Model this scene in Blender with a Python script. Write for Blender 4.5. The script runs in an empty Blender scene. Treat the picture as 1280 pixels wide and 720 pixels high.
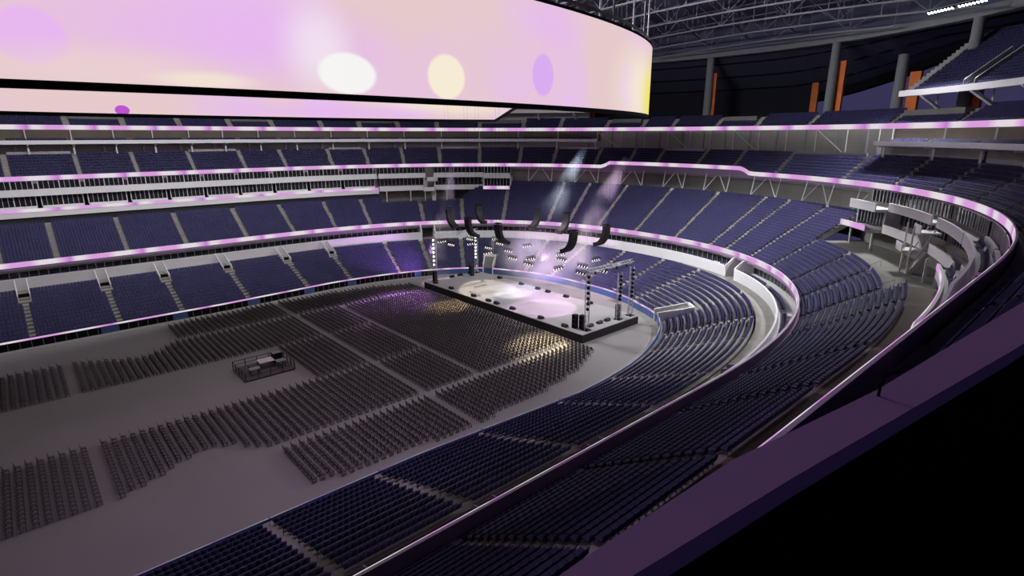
import bpy, bmesh, math, random
import numpy as np
from mathutils import Vector, Matrix
random.seed(7); np.random.seed(7)
SC = bpy.context.scene
COL = SC.collection
PI = math.pi

# ------------------------------------------------------------------ plan curve of the bowl
X0, AX, BY, NN = 48.0, 71.8, 59.2, 2.35
_t = np.linspace(0, 1, 700) * PI / 2
_x = X0 + AX * np.clip(np.cos(_t), 0, 1) ** (2 / NN)
_y = BY * np.clip(np.sin(_t), 0, 1) ** (2 / NN)
_x = np.append(_x, -160.0); _y = np.append(_y, BY)
_s = np.append(0, np.cumsum(np.hypot(np.diff(_x), np.diff(_y))))

def frame(s):
    """point on the second tier's rail line, outward normal (s > 0 far side, s < 0 camera side)"""
    a = abs(s); sg = 1.0 if s >= 0 else -1.0
    e = 1.0
    x = np.interp(a, _s, _x); y = np.interp(a, _s, _y)
    x2 = np.interp(a + e, _s, _x); y2 = np.interp(a + e, _s, _y)
    if a < e:
        x1 = np.interp(e - a, _s, _x); y1 = -np.interp(e - a, _s, _y)
    else:
        x1 = np.interp(a - e, _s, _x); y1 = np.interp(a - e, _s, _y)
    tx, ty = x2 - x1, y2 - y1
    L = math.hypot(tx, ty)
    return x, sg * y, ty / L, -sg * tx / L

_FS = np.arange(-185, 185.01, 0.5)
_F = np.array([frame(s) for s in _FS])

def P2(s, d):
    x = np.interp(s, _FS, _F[:, 0]); y = np.interp(s, _FS, _F[:, 1])
    nx = np.interp(s, _FS, _F[:, 2]); ny = np.interp(s, _FS, _F[:, 3])
    L = np.hypot(nx, ny)
    return x + nx / L * d, y + ny / L * d

def ang(s):
    nx = np.interp(s, _FS, _F[:, 2]); ny = np.interp(s, _FS, _F[:, 3])
    return np.arctan2(ny, nx)

def P3(s, d, z):
    x, y = P2(s, d)
    return (float(x), float(y), float(z))

CAM = np.array([0.0, -84.6, 35.0])
FOC, PITCH, YAW = 700.1, 0.26645, 0.83984
FW = np.array([math.cos(YAW) * math.cos(PITCH), math.sin(YAW) * math.cos(PITCH), -math.sin(PITCH)])
RT = np.array([math.sin(YAW), -math.cos(YAW), 0.0]); UP = np.cross(RT, FW)

# ------------------------------------------------------------------ materials
def nodes_of(m):
    m.use_nodes = True
    nt = m.node_tree
    return nt, nt.nodes, nt.links

def mat(name, col, rough=0.7, metal=0.0, var=0.12, scale=0.6, bump=0.0, spec=0.3):
    m = bpy.data.materials.new(name)
    nt, N, L = nodes_of(m)
    b = N['Principled BSDF']
    b.inputs['Roughness'].default_value = rough
    b.inputs['Metallic'].default_value = metal
    b.inputs['Specular IOR Level'].default_value = spec
    tc = N.new('ShaderNodeTexCoord'); nz = N.new('ShaderNodeTexNoise')
    nz.inputs['Scale'].default_value = scale; nz.inputs['Detail'].default_value = 4
    L.new(tc.outputs['Object'], nz.inputs['Vector'])
    r = N.new('ShaderNodeValToRGB')
    lo = [c * (1 - var) for c in col]; hi = [min(1, c * (1 + var)) for c in col]
    r.color_ramp.elements[0].position = 0.3; r.color_ramp.elements[1].position = 0.7
    r.color_ramp.elements[0].color = (*lo, 1); r.color_ramp.elements[1].color = (*hi, 1)
    L.new(nz.outputs['Fac'], r.inputs['Fac']); L.new(r.outputs['Color'], b.inputs['Base Color'])
    if bump:
        bp = N.new('ShaderNodeBump'); bp.inputs['Strength'].default_value = bump
        L.new(nz.outputs['Fac'], bp.inputs['Height']); L.new(bp.outputs['Normal'], b.inputs['Normal'])
    return m

def emit(name, col, strength=1.0):
    m = bpy.data.materials.new(name)
    nt, N, L = nodes_of(m)
    N.remove(N['Principled BSDF'])
    e = N.new('ShaderNodeEmission')
    e.inputs['Color'].default_value = (*col, 1); e.inputs['Strength'].default_value = strength
    L.new(e.outputs[0], N['Material Output'].inputs['Surface'])
    return m

M = {}
R_POW, F_POW, E_POW, C_POW, N_POW = 19000, 8500, 15500, 19000, 8500
M['floor'] = mat('floor_grey', (0.24, 0.228, 0.222), 0.8, var=0.06, scale=0.08)
M['terrace'] = mat('terrace_concrete', (0.29, 0.275, 0.255), 0.85, var=0.10, scale=0.5)
M['white'] = mat('white_panel', (0.72, 0.71, 0.72), 0.5, var=0.03, scale=0.3)
M['greywall'] = mat('grey_wall', (0.16, 0.155, 0.14), 0.8, var=0.08, scale=0.3)
M['brownwall'] = mat('brown_wall', (0.12, 0.095, 0.075), 0.8, var=0.15, scale=0.2)
M['seat'] = mat('navy_seat', (0.036, 0.034, 0.092), 0.6, var=0.12, scale=0.3, spec=0.15)
M['chair'] = mat('black_chair', (0.085, 0.072, 0.075), 0.55, var=0.1, scale=2)
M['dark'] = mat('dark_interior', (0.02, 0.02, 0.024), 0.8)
M['blackpaint'] = mat('black_paint', (0.008, 0.008, 0.010), 0.9, spec=0.05)
M['blue'] = mat('blue_field_wall', (0.06, 0.11, 0.26), 0.6, var=0.08)
M['glass'] = mat('dark_glass', (0.012, 0.014, 0.016), 0.15, var=0.2, spec=0.5)
M['steel'] = mat('grey_steel', (0.30, 0.30, 0.32), 0.5, metal=0.2, var=0.06)
M['whitesteel'] = mat('white_steel', (0.55, 0.54, 0.54), 0.5, var=0.04)
M['column'] = mat('column_grey', (0.20, 0.21, 0.23), 0.7, var=0.06)
M['orange'] = mat('orange_panel', (0.62, 0.16, 0.035), 0.6, var=0.1, scale=0.4)
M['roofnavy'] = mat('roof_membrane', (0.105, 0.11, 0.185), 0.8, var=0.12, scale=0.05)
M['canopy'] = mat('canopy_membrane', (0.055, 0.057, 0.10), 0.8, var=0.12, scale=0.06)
M['truss'] = mat('roof_truss_steel', (0.20, 0.195, 0.225), 0.6, var=0.06)
M['aluminium'] = mat('truss_aluminium', (0.62, 0.62, 0.64), 0.35, metal=0.6, var=0.05)
M['deck'] = mat('stage_deck', (0.33, 0.315, 0.325), 0.55, var=0.03, scale=0.2)
M['skirt'] = mat('stage_skirt', (0.022, 0.02, 0.02), 0.9, var=0.2, scale=1.5, bump=0.3)
M['speaker'] = mat('speaker_black', (0.02, 0.019, 0.02), 0.6, var=0.15, scale=3)
M['cap'] = mat('rail_cap', (0.24, 0.17, 0.27), 0.7, var=0.05, scale=1.0)  # violet tint in the colour stands in for purple light on the rails
M['boxrail'] = mat('box_rail_lilac_light', (0.42, 0.27, 0.46), 0.7, var=0.04, scale=1.0)  # brighter violet copy of the rail cap, lilac light put into its colour
M['carpet'] = mat('dark_carpet', (0.010, 0.010, 0.013), 0.95, spec=0.0)
M['backwall'] = mat('concourse_back_wall', (0.022, 0.022, 0.034), 0.9, var=0.1, scale=0.1, spec=0.1)
M['railcap'] = mat('pale_rail_cap', (0.55, 0.48, 0.60), 0.5, var=0.04)
M['litwall'] = mat('grey_wall_lit', (0.29, 0.28, 0.255), 0.8, var=0.06, scale=0.3)  # lit copy of the grey wall, paler in place of light under the porch
M['table'] = mat('pale_tabletop', (0.70, 0.58, 0.62), 0.5, var=0.03)
M['lamp'] = emit('lamp_white', (1.0, 0.93, 0.82), 3.0)
M['flood'] = emit('flood_white', (0.80, 1.0, 0.97), 7.0)

def ribbon_mat(name, period, seed, white=0.5):
    m = bpy.data.materials.new(name)
    nt, N, L = nodes_of(m)
    N.remove(N['Principled BSDF'])
    uv = N.new('ShaderNodeUVMap'); uv.uv_map = 'UVMap'
    sep = N.new('ShaderNodeSeparateXYZ'); L.new(uv.outputs[0], sep.inputs[0])
    ml = N.new('ShaderNodeMath'); ml.operation = 'MULTIPLY'; ml.inputs[1].default_value = 1.0 / period
    L.new(sep.outputs[0], ml.inputs[0])
    ad = N.new('ShaderNodeMath'); ad.operation = 'ADD'; ad.inputs[1].default_value = seed
    L.new(ml.outputs[0], ad.inputs[0])
    fr = N.new('ShaderNodeMath'); fr.operation = 'FRACT'; L.new(ad.outputs[0], fr.inputs[0])
    r = N.new('ShaderNodeValToRGB'); cr = r.color_ramp
    W, Pk, Vi = (0.80, 0.72, 0.78, 1), (0.72, 0.36, 0.74, 1), (0.56, 0.20, 0.66, 1)
    stops = [(0.0, W), (0.12, W), (0.24, Pk), (0.46, Pk), (0.58, W), (0.66, W), (0.74, Vi), (0.82, Pk), (0.93, W)]
    cr.elements[0].position = 0.0; cr.elements[0].color = W
    cr.elements[1].position = 1.0; cr.elements[1].color = W
    for p, c in stops[1:]:
        e = cr.elements.new(p); e.color = c
    L.new(fr.outputs[0], r.inputs[0])
    em = N.new('ShaderNodeEmission'); L.new(r.outputs[0], em.inputs[0]); em.inputs[1].default_value = 0.95
    L.new(em.outputs[0], N['Material Output'].inputs['Surface'])
    return m
M['ribA'] = ribbon_mat('ribbon_upper', 15.0, 0.10)
M['ribB'] = ribbon_mat('ribbon_middle', 15.0, 0.35)
M['ribC'] = ribbon_mat('ribbon_suite', 17.0, 0.6)
M['ribD'] = ribbon_mat('ribbon_club', 15.0, 0.2)
M['ribE'] = ribbon_mat('ribbon_field', 19.0, 0.8)

def video_mat():
    m = bpy.data.materials.new('video_picture')
    nt, N, L = nodes_of(m)
    N.remove(N['Principled BSDF'])
    uv = N.new('ShaderNodeUVMap'); uv.uv_map = 'UVMap'
    sep = N.new('ShaderNodeSeparateXYZ'); L.new(uv.outputs[0], sep.inputs[0])
    nz = N.new('ShaderNodeTexNoise'); nz.inputs['Scale'].default_value = 0.06; nz.inputs['Detail'].default_value = 2
    L.new(uv.outputs[0], nz.inputs['Vector'])
    r = N.new('ShaderNodeValToRGB')
    r.color_ramp.elements[0].position = 0.45; r.color_ramp.elements[0].color = (0.79, 0.59, 0.60, 1)
    r.color_ramp.elements[1].position = 0.75; r.color_ramp.elements[1].color = (0.79, 0.52, 0.84, 1)
    L.new(nz.outputs['Fac'], r.inputs[0])
    cur = r.outputs[0]
    def mth(op, a, b):
        n = N.new('ShaderNodeMath'); n.operation = op
        for i, v in enumerate((a, b)):
            if isinstance(v, (int, float)): n.inputs[i].default_value = v
            elif v is not None: L.new(v, n.inputs[i])
        return n.outputs[0]
    # soft round blobs and streaks of light on the picture: (u, v, ru, rv, softness, colour, amount)
    for (u, v, ru, rv, sf, c, a) in BLOBS:
        du = mth('DIVIDE', mth('SUBTRACT', sep.outputs[0], u), ru)
        dv = mth('DIVIDE', mth('SUBTRACT', sep.outputs[1], v), rv)
        q = mth('SQRT', mth('ADD', mth('MULTIPLY', du, du), mth('MULTIPLY', dv, dv)), 0)
        mr = N.new('ShaderNodeMapRange'); mr.interpolation_type = 'SMOOTHSTEP'
        mr.inputs['From Min'].default_value = 1 - sf; mr.inputs['From Max'].default_value = 1 + sf
        mr.inputs['To Min'].default_value = a; mr.inputs['To Max'].default_value = 0.0
        L.new(q, mr.inputs['Value'])
        mx = N.new('ShaderNodeMix'); mx.data_type = 'RGBA'
        L.new(mr.outputs[0], mx.inputs[0]); L.new(cur, mx.inputs[6]); mx.inputs[7].default_value = (*c, 1)
        cur = mx.outputs[2]
    em = N.new('ShaderNodeEmission'); L.new(cur, em.inputs[0]); em.inputs[1].default_value = 1.0
    L.new(em.outputs[0], N['Material Output'].inputs['Surface'])
    return m

# ------------------------------------------------------------------ object helpers
def link(name, me, m, parent=None):
    if m is not None:
        me.materials.clear(); me.materials.append(m)
    o = bpy.data.objects.new(name, me)
    COL.objects.link(o)
    if parent is not None: o.parent = parent
    return o

def tag(o, label=None, cat=None, group=None, kind=None):
    if label: o['label'] = label
    if cat: o['category'] = cat
    if group: o['group'] = group
    if kind: o['kind'] = kind
    return o

def struct(o, label=None):
    o['kind'] = 'structure'
    if label: o['label'] = label
    return o

def empty(name, loc, rz=0.0):
    o = bpy.data.objects.new(name, None); COL.objects.link(o)
    o.empty_display_size = 0.3
    o.location = loc; o.rotation_euler = (0, 0, rz)
    return o

class MB:
    """collects shapes for ONE mesh"""
    def __init__(self): self.v = []; self.f = []; self.uv = None
    def add(self, vs, fs):
        n = len(self.v); self.v += [tuple(p) for p in vs]; self.f += [tuple(i + n for i in f) for f in fs]
        return self
    def box(self, c, s, rz=0.0, tilt=None):
        x, y, z = s[0] / 2, s[1] / 2, s[2] / 2
        R = Matrix.Rotation(rz, 3, 'Z')
        if tilt: R = R @ Matrix.Rotation(tilt[1], 3, tilt[0])
        vs = [R @ Vector((a, b, d)) + Vector(c) for d in (-z, z) for a, b in ((-x, -y), (x, -y), (x, y), (-x, y))]
        return self.add(vs, [(0, 3, 2, 1), (4, 5, 6, 7), (0, 1, 5, 4), (1, 2, 6, 5), (2, 3, 7, 6), (3, 0, 4, 7)])
    def tube(self, a, b, r, n=6, r2=None):
        a, b = Vector(a), Vector(b); d = (b - a)
        if d.length < 1e-6: return self
        d.normalize()
        u = d.orthogonal().normalized(); w = d.cross(u)
        r2 = r if r2 is None else r2
        vs = [a + (u * math.cos(2 * PI * i / n) + w * math.sin(2 * PI * i / n)) * r for i in range(n)]
        vs += [b + (u * math.cos(2 * PI * i / n) + w * math.sin(2 * PI * i / n)) * r2 for i in range(n)]
        fs = [(i, (i + 1) % n, n + (i + 1) % n, n + i) for i in range(n)] + [tuple(range(n - 1, -1, -1)), tuple(range(n, 2 * n))]
        return self.add(vs, fs)
    def path(self, pts, r, n=6):
        for a, b in zip(pts[:-1], pts[1:]): self.tube(a, b, r, n)
        return self
    def prism(self, poly, axis_a, axis_b):
        """polygon (list of 3D points) extruded from offset axis_a to axis_b"""
        n = len(poly); A = Vector(axis_a); B = Vector(axis_b)
        vs = [Vector(p) + A for p in poly] + [Vector(p) + B for p in poly]
        fs = [tuple(range(n - 1, -1, -1)), tuple(range(n, 2 * n))] + [(i, (i + 1) % n, n + (i + 1) % n, n + i) for i in range(n)]
        return self.add(vs, fs)
    def mesh(self, name):
        me = bpy.data.meshes.new(name); me.from_pydata(self.v, [], self.f); me.update()
        bm = bmesh.new(); bm.from_mesh(me); bmesh.ops.recalc_face_normals(bm, faces=bm.faces); bm.to_mesh(me); bm.free()
        return me
    def build(self, name, m, parent=None):
        return link(name, self.mesh(name), m, parent)

def sweep(name, prof, s0, s1, m, step=2.0, closed=True, dadd=None, parent=None, uv=False):
    """sweeps a (d, z) section along the bowl; closed sections get end caps"""
    n = max(1, int(math.ceil(abs(s1 - s0) / step)))
    ss = np.linspace(s0, s1, n + 1); k = 0
    vs = []; us = []
    for s in ss:
        pr = prof(s) if callable(prof) else prof
        k = len(pr)
        for (d, z) in pr:
            if dadd: d = d + dadd(s)
            vs.append(P3(s, d, z)); us.append((s * 1.18, z))
    fs = []
    for i in range(n):
        for j in range(k if closed else k - 1):
            a, b = i * k + j, i * k + (j + 1) % k
            fs.append((a, b, b + k, a + k))
    if closed:
        fs.append(tuple(range(k - 1, -1, -1))); fs.append(tuple(range(n * k, n * k + k)))
    me = bpy.data.meshes.new(name); me.from_pydata(vs, [], fs); me.update()
    if closed:
        bm = bmesh.new(); bm.from_mesh(me); bmesh.ops.recalc_face_normals(bm, faces=bm.faces); bm.to_mesh(me); bm.free()
    if uv:
        ul = me.uv_layers.new(name='UVMap')
        vi = np.zeros(len(me.loops), dtype=np.int32); me.loops.foreach_get('vertex_index', vi)
        ul.data.foreach_set('uv', np.array(us, dtype=np.float32)[vi].ravel())
    return link(name, me, m, parent)

def copy_tree(o, loc=None, rz=None):
    c = o.copy(); COL.objects.link(c)
    if loc is not None: c.location = loc
    if rz is not None: c.rotation_euler = (0, 0, rz)
    for ch in o.children:
        d = ch.copy(); COL.objects.link(d); d.parent = c
        for g in ch.children:
            e = g.copy(); COL.objects.link(e); e.parent = d
    return c

ORD = ['zeroth', 'first', 'second', 'third', 'fourth', 'fifth', 'sixth', 'seventh', 'eighth', 'ninth', 'tenth', 'eleventh', 'twelfth', 'thirteenth', 'fourteenth', 'fifteenth',
       'sixteenth', 'seventeenth', 'eighteenth', 'nineteenth', 'twentieth']
def nth(n):
    if n <= 20: return ORD[n]
    t = {2: 'twenty', 3: 'thirty', 4: 'forty', 5: 'fifty', 6: 'sixty', 7: 'seventy', 8: 'eighty', 9: 'ninety'}[n // 10]
    return t + '-' + ORD[n % 10] if n % 10 else t[:-1] + 'ieth'

def pix(p):
    d = np.asarray(p, float) - CAM
    w = d @ FW
    return 640 + FOC * (d @ RT) / w, 360 - FOC * (d @ UP) / w, w

def s_at_u(d, z, u, lo, hi):
    best = None
    for s in np.arange(lo, hi, 0.25):
        q = pix(P3(s, d, z))
        if q[2] > 1 and (best is None or abs(q[0] - u) < best[0]): best = (abs(q[0] - u), s)
    return float(best[1])

# ------------------------------------------------------------------ seating tiers
def e_off(s):
    a = abs(s)
    return float(np.interp(a, [0, 32, 48, 100, 125, 200], [-22.6, -22.5, -20.8, -20.6, -22.2, -22.2]))

AIS1 = [-178, -166, -154, -142, -131, -118, -105.5, -92.5, -75.5, -63, -47, -26, -13, 0, 13, 26, 44, 54.5, 67, 78, 94, 106, 119.5, 132, 142.5, 155, 167, 178]
AIS2 = [-178, -171, -160, -149, -137, -125.5, -111.5, -99, -82, -73, -62, -52, -41, -33, -25, -20, -9.5, 2.5, 14, 23, 29, 42, 53.5, 64.5, 79.5, 89, 100, 111.5, 125, 136.5, 148.5, 157.5, 169, 178]
AIS3 = [-178, -164, -152, -140, -128, -116, -104, -92, -80, -70, -61, -51.5, -42.5, -32.5, -19.5, -10, -1.5, 9, 15.5, 23, 32.5, 40, 49, 58, 66.5, 75, 83.5, 94.5, 104, 116.5, 129, 140.5, 153, 166, 178]
S_FAR, S_NEAR = 174.0, -172.0

def row1(k, s):
    e = e_off(s) + 0.7
    return e + k * (-5.5 - e) / 13.0, 1.0 + 0.41 * k
N1 = 13
def row2(k, s): return 0.55 + 0.77 * k, 9.85 + 0.465 * k
S2A, S2B, S2C, S2D = -74.0, -40.0, 46.0, 74.0      # where the club tier changes height
def n2(s):
    if s < S2A or s > S2D: return 15
    if s < S2B or s > S2C + 9: return 12
    if s > S2C: return 23 - (s - S2C) * 11 / 9.0
    return 23
def row3(k, s): return 20.3 + 0.80 * k, 25.25 + 0.63 * k
N3 = 9
def row4(k, s): return 29.5 + 0.82 * k, 36.35 + 0.55 * k
N4 = 7
def row5(k, s): return 31.0 + 0.85 * k, 43.2 + 0.64 * k
N5 = 18

def stair(rowf, n, drop=1.0, tail=0.9):
    def prof(s):
        nn = n(s) if callable(n) else n
        pts = []
        nmax = 23 if callable(n) else n
        zprev = rowf(0, s)[1] - 0.4
        zc = rowf(max(nn - 1, 0), s)[1]
        for k in range(nmax):
            d, z = rowf(k, s)
            if k >= nn: z = zc; d = rowf(nn - 1, s)[0] + 0.85 + 0.01 * k
            pts += [(d, zprev), (d, z)]; zprev = z
        dl = pts[-1][0] + tail
        pts.append((dl, zprev)); pts.append((dl, zprev - drop)); pts.append((rowf(0, s)[0], rowf(0, s)[1] - 0.4 - drop * 0.5))
        return pts
    return prof

# floor and lower stand
fl = MB(); fl.add([(-175, -130, 0), (175, -130, 0), (175, 130, 0), (-175, 130, 0)], [(0, 1, 2, 3)])
struct(fl.build('floor', M['floor']))
ap = sweep('floor_apron', lambda s: [(e_off(s) - 1.6, 0.0), (e_off(s) - 1.6, 0.03), (e_off(s) + 0.2, 0.03), (e_off(s) + 0.2, 0.0)], S_NEAR, S_FAR, M['terrace'])
struct(ap)
struct(sweep('trim_field_ledge', lambda s: [(e_off(s) + 0.1, 0.4), (e_off(s) + 0.1, 0.9), (e_off(s) + 0.75, 0.9), (e_off(s) + 0.75, 0.4)], S_NEAR, S_FAR, M['terrace']))
struct(sweep('terrace_lower', stair(row1, N1, 0.5), S_NEAR, S_FAR, M['terrace']))
def wtop(s): return float(np.interp(s, [-80, -66], [1.12, 1.7]))
struct(sweep('wall_field', lambda s: [(e_off(s), 0), (e_off(s), 1.7), (e_off(s) + 0.18, 1.7), (e_off(s) + 0.18, 0)], -66, 66, M['blue']))
for (a, b, nm) in ((66, S_FAR, 'far'), (S_NEAR, -66, 'near')):
    struct(sweep('wall_field_' + nm, lambda s: [(e_off(s), 0), (e_off(s), wtop(s)), (e_off(s) + 0.14, wtop(s)), (e_off(s) + 0.14, 0)], a, b, M['blackpaint'] if a > 0 else M['blue']))
def ribbon(name, prof, s0, s1, m, label, group=None, step=1.5):
    o = sweep(name, prof, s0, s1, M[m], step=step, uv=True)
    return tag(o, label, 'led ribbon board', group)
ribbon('ribbon_board', lambda s: [(e_off(s) - 0.06, wtop(s) - 0.34), (e_off(s) - 0.06, wtop(s) - 0.02), (e_off(s) - 0.005, wtop(s) - 0.02), (e_off(s) - 0.005, wtop(s) - 0.34)], S_NEAR, -49.2, 'ribE', 'thin glowing ribbon on the field wall under the near lower stand')
ribbon('ribbon_board', lambda s: [(e_off(s) - 0.06, wtop(s) - 0.34), (e_off(s) - 0.06, wtop(s) - 0.02), (e_off(s) - 0.005, wtop(s) - 0.02), (e_off(s) - 0.005, wtop(s) - 0.34)], -44.8, 41.8, 'ribE', 'thin glowing ribbon on the blue field wall behind the stage')
ribbon('ribbon_board', lambda s: [(e_off(s) - 0.06, wtop(s) - 0.34), (e_off(s) - 0.06, wtop(s) - 0.02), (e_off(s) - 0.005, wtop(s) - 0.02), (e_off(s) - 0.005, wtop(s) - 0.34)], 46.2, S_FAR, 'ribE', 'thin glowing ribbon along the field wall below the far lower stand')
# pale posts of the dark field wall panels and the blue panels between them
pm = MB(); pm.box((0, 0, 0.7), (0.10, 0.10, 1.4)); pme = pm.mesh('wall_post'); pme.materials.append(M['greywall'])
for s in list(np.arange(67, S_FAR, 1.55)) :
    o = bpy.data.objects.new('wall_field_post', pme); COL.objects.link(o)
    o.location = P3(s, e_off(s) - 0.06, 0); o.rotation_euler = (0, 0, float(ang(s))); struct(o)
for s in (71.0, 93.0, 105.0, 117.5, 131.5, 143.0):
    struct(sweep('wall_field_blue', lambda t: [(e_off(t) - 0.10, 0.02), (e_off(t) - 0.10, 1.38), (e_off(t) - 0.01, 1.38), (e_off(t) - 0.01, 0.02)], s, s + 2.6, M['blue'], step=1))

# concourse and white parapet of the club level over the lower stand
GAPS = ((-34.5, -31.0), (62.0, 66.0))
struct(sweep('floor_concourse', [(-5.4, 5.5), (-5.4, 5.95), (-2.3, 5.95), (-2.3, 5.5)], S_NEAR, S_FAR, M['terrace']))
edges = [S_NEAR, GAPS[0][0], GAPS[0][1], GAPS[1][0], GAPS[1][1], S_FAR]
for i in range(0, 6, 2):
    a, b = edges[i], edges[i + 1]
    struct(sweep('parapet_club', [(-2.5, 5.9), (-2.75, 8.35), (-2.45, 8.35), (-2.2, 7.3), (1.6, 7.3), (1.6, 5.9)], a, b, M['white']))
for a, b in GAPS:
    struct(sweep('floor_tunnel', [(-2.4, 5.7), (-2.4, 5.97), (3.0, 5.97), (3.0, 5.7)], a, b, M['terrace']))
    struct(sweep('wall_tunnel', [(2.6, 5.9), (2.6, 10.2), (2.9, 10.2), (2.9, 5.9)], a - 0.5, b + 0.5, M['brownwall']))
    for t in (a, b):
        struct(sweep('wall_tunnel_side', [(-2.6, 5.9), (-2.6, 8.5), (-1.0, 10.0), (2.6, 10.0), (2.6, 5.9)], t - 0.12, t + 0.12, M['white'], step=1))
struct(sweep('wall_club_back', [(1.7, 7.3), (1.7, 10.4), (1.9, 10.4), (1.9, 7.3)], S_NEAR, S_FAR, M['dark']))

GLZ = [s for s in np.arange(S_NEAR, S_FAR, 12.4)]
for a in GLZ:
    b = min(a + 12.1, S_FAR)
    if any(a < g1 and b > g0 for g0, g1 in GAPS):
        spans = []
        for g0, g1 in GAPS:
            if a < g1 and b > g0: spans = [(a, g0 - 0.3), (g1 + 0.3, b)]
    else: spans = [(a, b)]
    for (p, q) in spans:
        if q - p < 0.8: continue
        win = sweep('window_club', [(1.40, 7.4), (1.40, 9.9), (1.46, 9.9), (1.46, 7.4)], p, q, M['glass']); struct(win)
        mu = MB()
        for t in np.arange(p + 0.1, q, 1.5):
            x, y = P2(t, 1.2); mu.box((x, y, 8.7), (0.08, 0.10, 2.6), float(ang(t)))
        struct(mu.build('window_mullion', M['steel'], win))

# club tier
for (a, b) in ((S_NEAR, S2A), (S2A, S2B), (S2B, S2C), (S2C, S2C + 9), (S2C + 9, S2D), (S2D, S_FAR)):
    mid = 0.5 * (a + b)
    fn = n2 if (a == S2C) else (lambda s, v=n2(mid): v)
    struct(sweep('terrace_club', stair(row2, fn, 0.9), a + 1e-3, b - 1e-3, M['terrace'], step=1.5))
struct(sweep('parapet_rail', [(-0.02, 9.5), (-0.02, 11.0), (0.18, 11.0), (0.18, 9.8), (0.6, 9.8), (0.6, 9.5)], S_NEAR, S_FAR, M['cap']))
for (a, b, lb) in ((S_NEAR, -60, 'pink and white ribbon board on the club tier rail nearest the camera'), (-60, 62, 'pink and white ribbon board curving along the club tier behind the stage'), (62, S_FAR, 'pink and white ribbon board below the club tier along the far sideline')):
    ribbon('ribbon_board', [(-0.08, 10.05), (-0.08, 11.045), (-0.03, 11.045), (-0.03, 10.05)], a, b, 'ribD', lb)
struct(sweep('trim_club_cap', [(-0.02, 10.98), (-0.02, 11.04), (0.20, 11.04), (0.20, 10.98)], S_NEAR, S_FAR, M['railcap'], step=1.5))
# landing, back wall and platforms behind the club tier
for (a, b) in ((S_NEAR, S2A), (S2D, S_FAR)):
    struct(sweep('floor_club_landing', [(12.0, 15.6), (12.0, 16.5), (15.2, 16.5), (15.2, 15.6)], a, b, M['brownwall'] if a < 0 else M['terrace']))
    struct(sweep('wall_club_landing', [(15.2, 16.0), (15.2, 17.9), (15.4, 17.9), (15.4, 16.0)], a, b, M['dark']))
for (a, b) in ((S2A, S2B), (S2C + 9, S2D)):
    struct(sweep('floor_club_platform', [(9.6, 14.4), (9.6, 15.15), (19.2, 15.15), (19.2, 14.4)], a, b, M['greywall']))  # darker grey than the terraces, standing in for weaker light here
    struct(sweep('wall_club_platform', [(19.2, 15.0), (19.2, 25.2), (19.4, 25.2), (19.4, 15.0)], a, b, M['greywall']))
struct(sweep('parapet_club_back', [(18.3, 19.6), (18.3, 20.8), (18.5, 20.8), (18.5, 19.6)], S2B, S2C, M['whitesteel']))
struct(sweep('floor_club_back', [(17.9, 19.0), (17.9, 19.7), (21.2, 19.7), (21.2, 19.0)], S2B, S2C + 9, M['terrace']))
struct(sweep('wall_club_end', [(21.2, 15.0), (21.2, 26.2), (21.4, 26.2), (21.4, 15.0)], S2B - 1, S2C + 9, M['greywall']))

# suites: two stacked rows of boxes on each sideline
def suites(a, b, side):
    ta = (lambda s: float(np.interp(s, [-124, -100], [4.4, 0]))) if side == 'near' else None
    tb = (lambda s: float(np.interp(s, [-124, -100], [2.6, 0]))) if side == 'near' else None
    struct(sweep('trim_suite_slab', [(14.8, 17.9), (14.8, 19.72), (15.05, 19.72), (15.05, 19.05), (19.6, 19.05), (19.6, 17.2), (17.0, 17.2)], a, b, M['white'], dadd=ta))
    ribbon('ribbon_board', lambda s: [(d + (ta(s) if ta else 0), z) for d, z in ((14.70, 19.05), (14.70, 19.74), (14.79, 19.74), (14.79, 19.05))], a, b, 'ribC', 'narrow glowing ribbon at the foot of the suites along the %s sideline' % side)
    struct(sweep('trim_suite_balcony', [(16.7, 22.2), (16.7, 23.65), (16.95, 23.65), (16.95, 22.55), (19.8, 22.55), (19.8, 22.2)], a, b, M['white'], dadd=tb))
    struct(sweep('wall_suite', [(19.6, 19.0), (19.6, 25.3), (19.8, 25.3), (19.8, 19.0)], a, b, M['dark']))
    n = int(round((b - a) / 8.2)); w = (b - a) / n
    for i in range(n):
        t0, t1 = a + i * w + 0.45, a + (i + 1) * w - 0.45
        for (d, z0, z1, dc, zc) in ((17.7, 19.9, 22.15, 17.0, 19.1), (19.2, 23.2, 25.25, 18.6, 22.6)):
            win = sweep('window_suite', [(d, z0), (d, z1), (d + 0.08, z1), (d + 0.08, z0)], t0, t1, M['glass']); struct(win)
            mu = MB(); k = 8
            for j in range(k + 1):
                t = t0 + (t1 - t0) * j / k
                r = 0.09 if j in (0, 4, 8) else 0.035
                x, y = P2(t, d - 0.06)
                mu.box((x, y, (z0 + z1) / 2), (0.08, r * 2, z1 - z0), float(ang(t)))
            struct(mu.build('window_mullion', M['whitesteel'], win))
            struct(sweep('trim_suite_counter', [(dc, zc), (dc, zc + 0.95), (dc + 0.35, zc + 0.95), (dc + 0.35, zc)], t0, t1, M['white']))
suites(S2D, S_FAR, 'far')
suites(-122.0, S2A, 'near')
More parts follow.
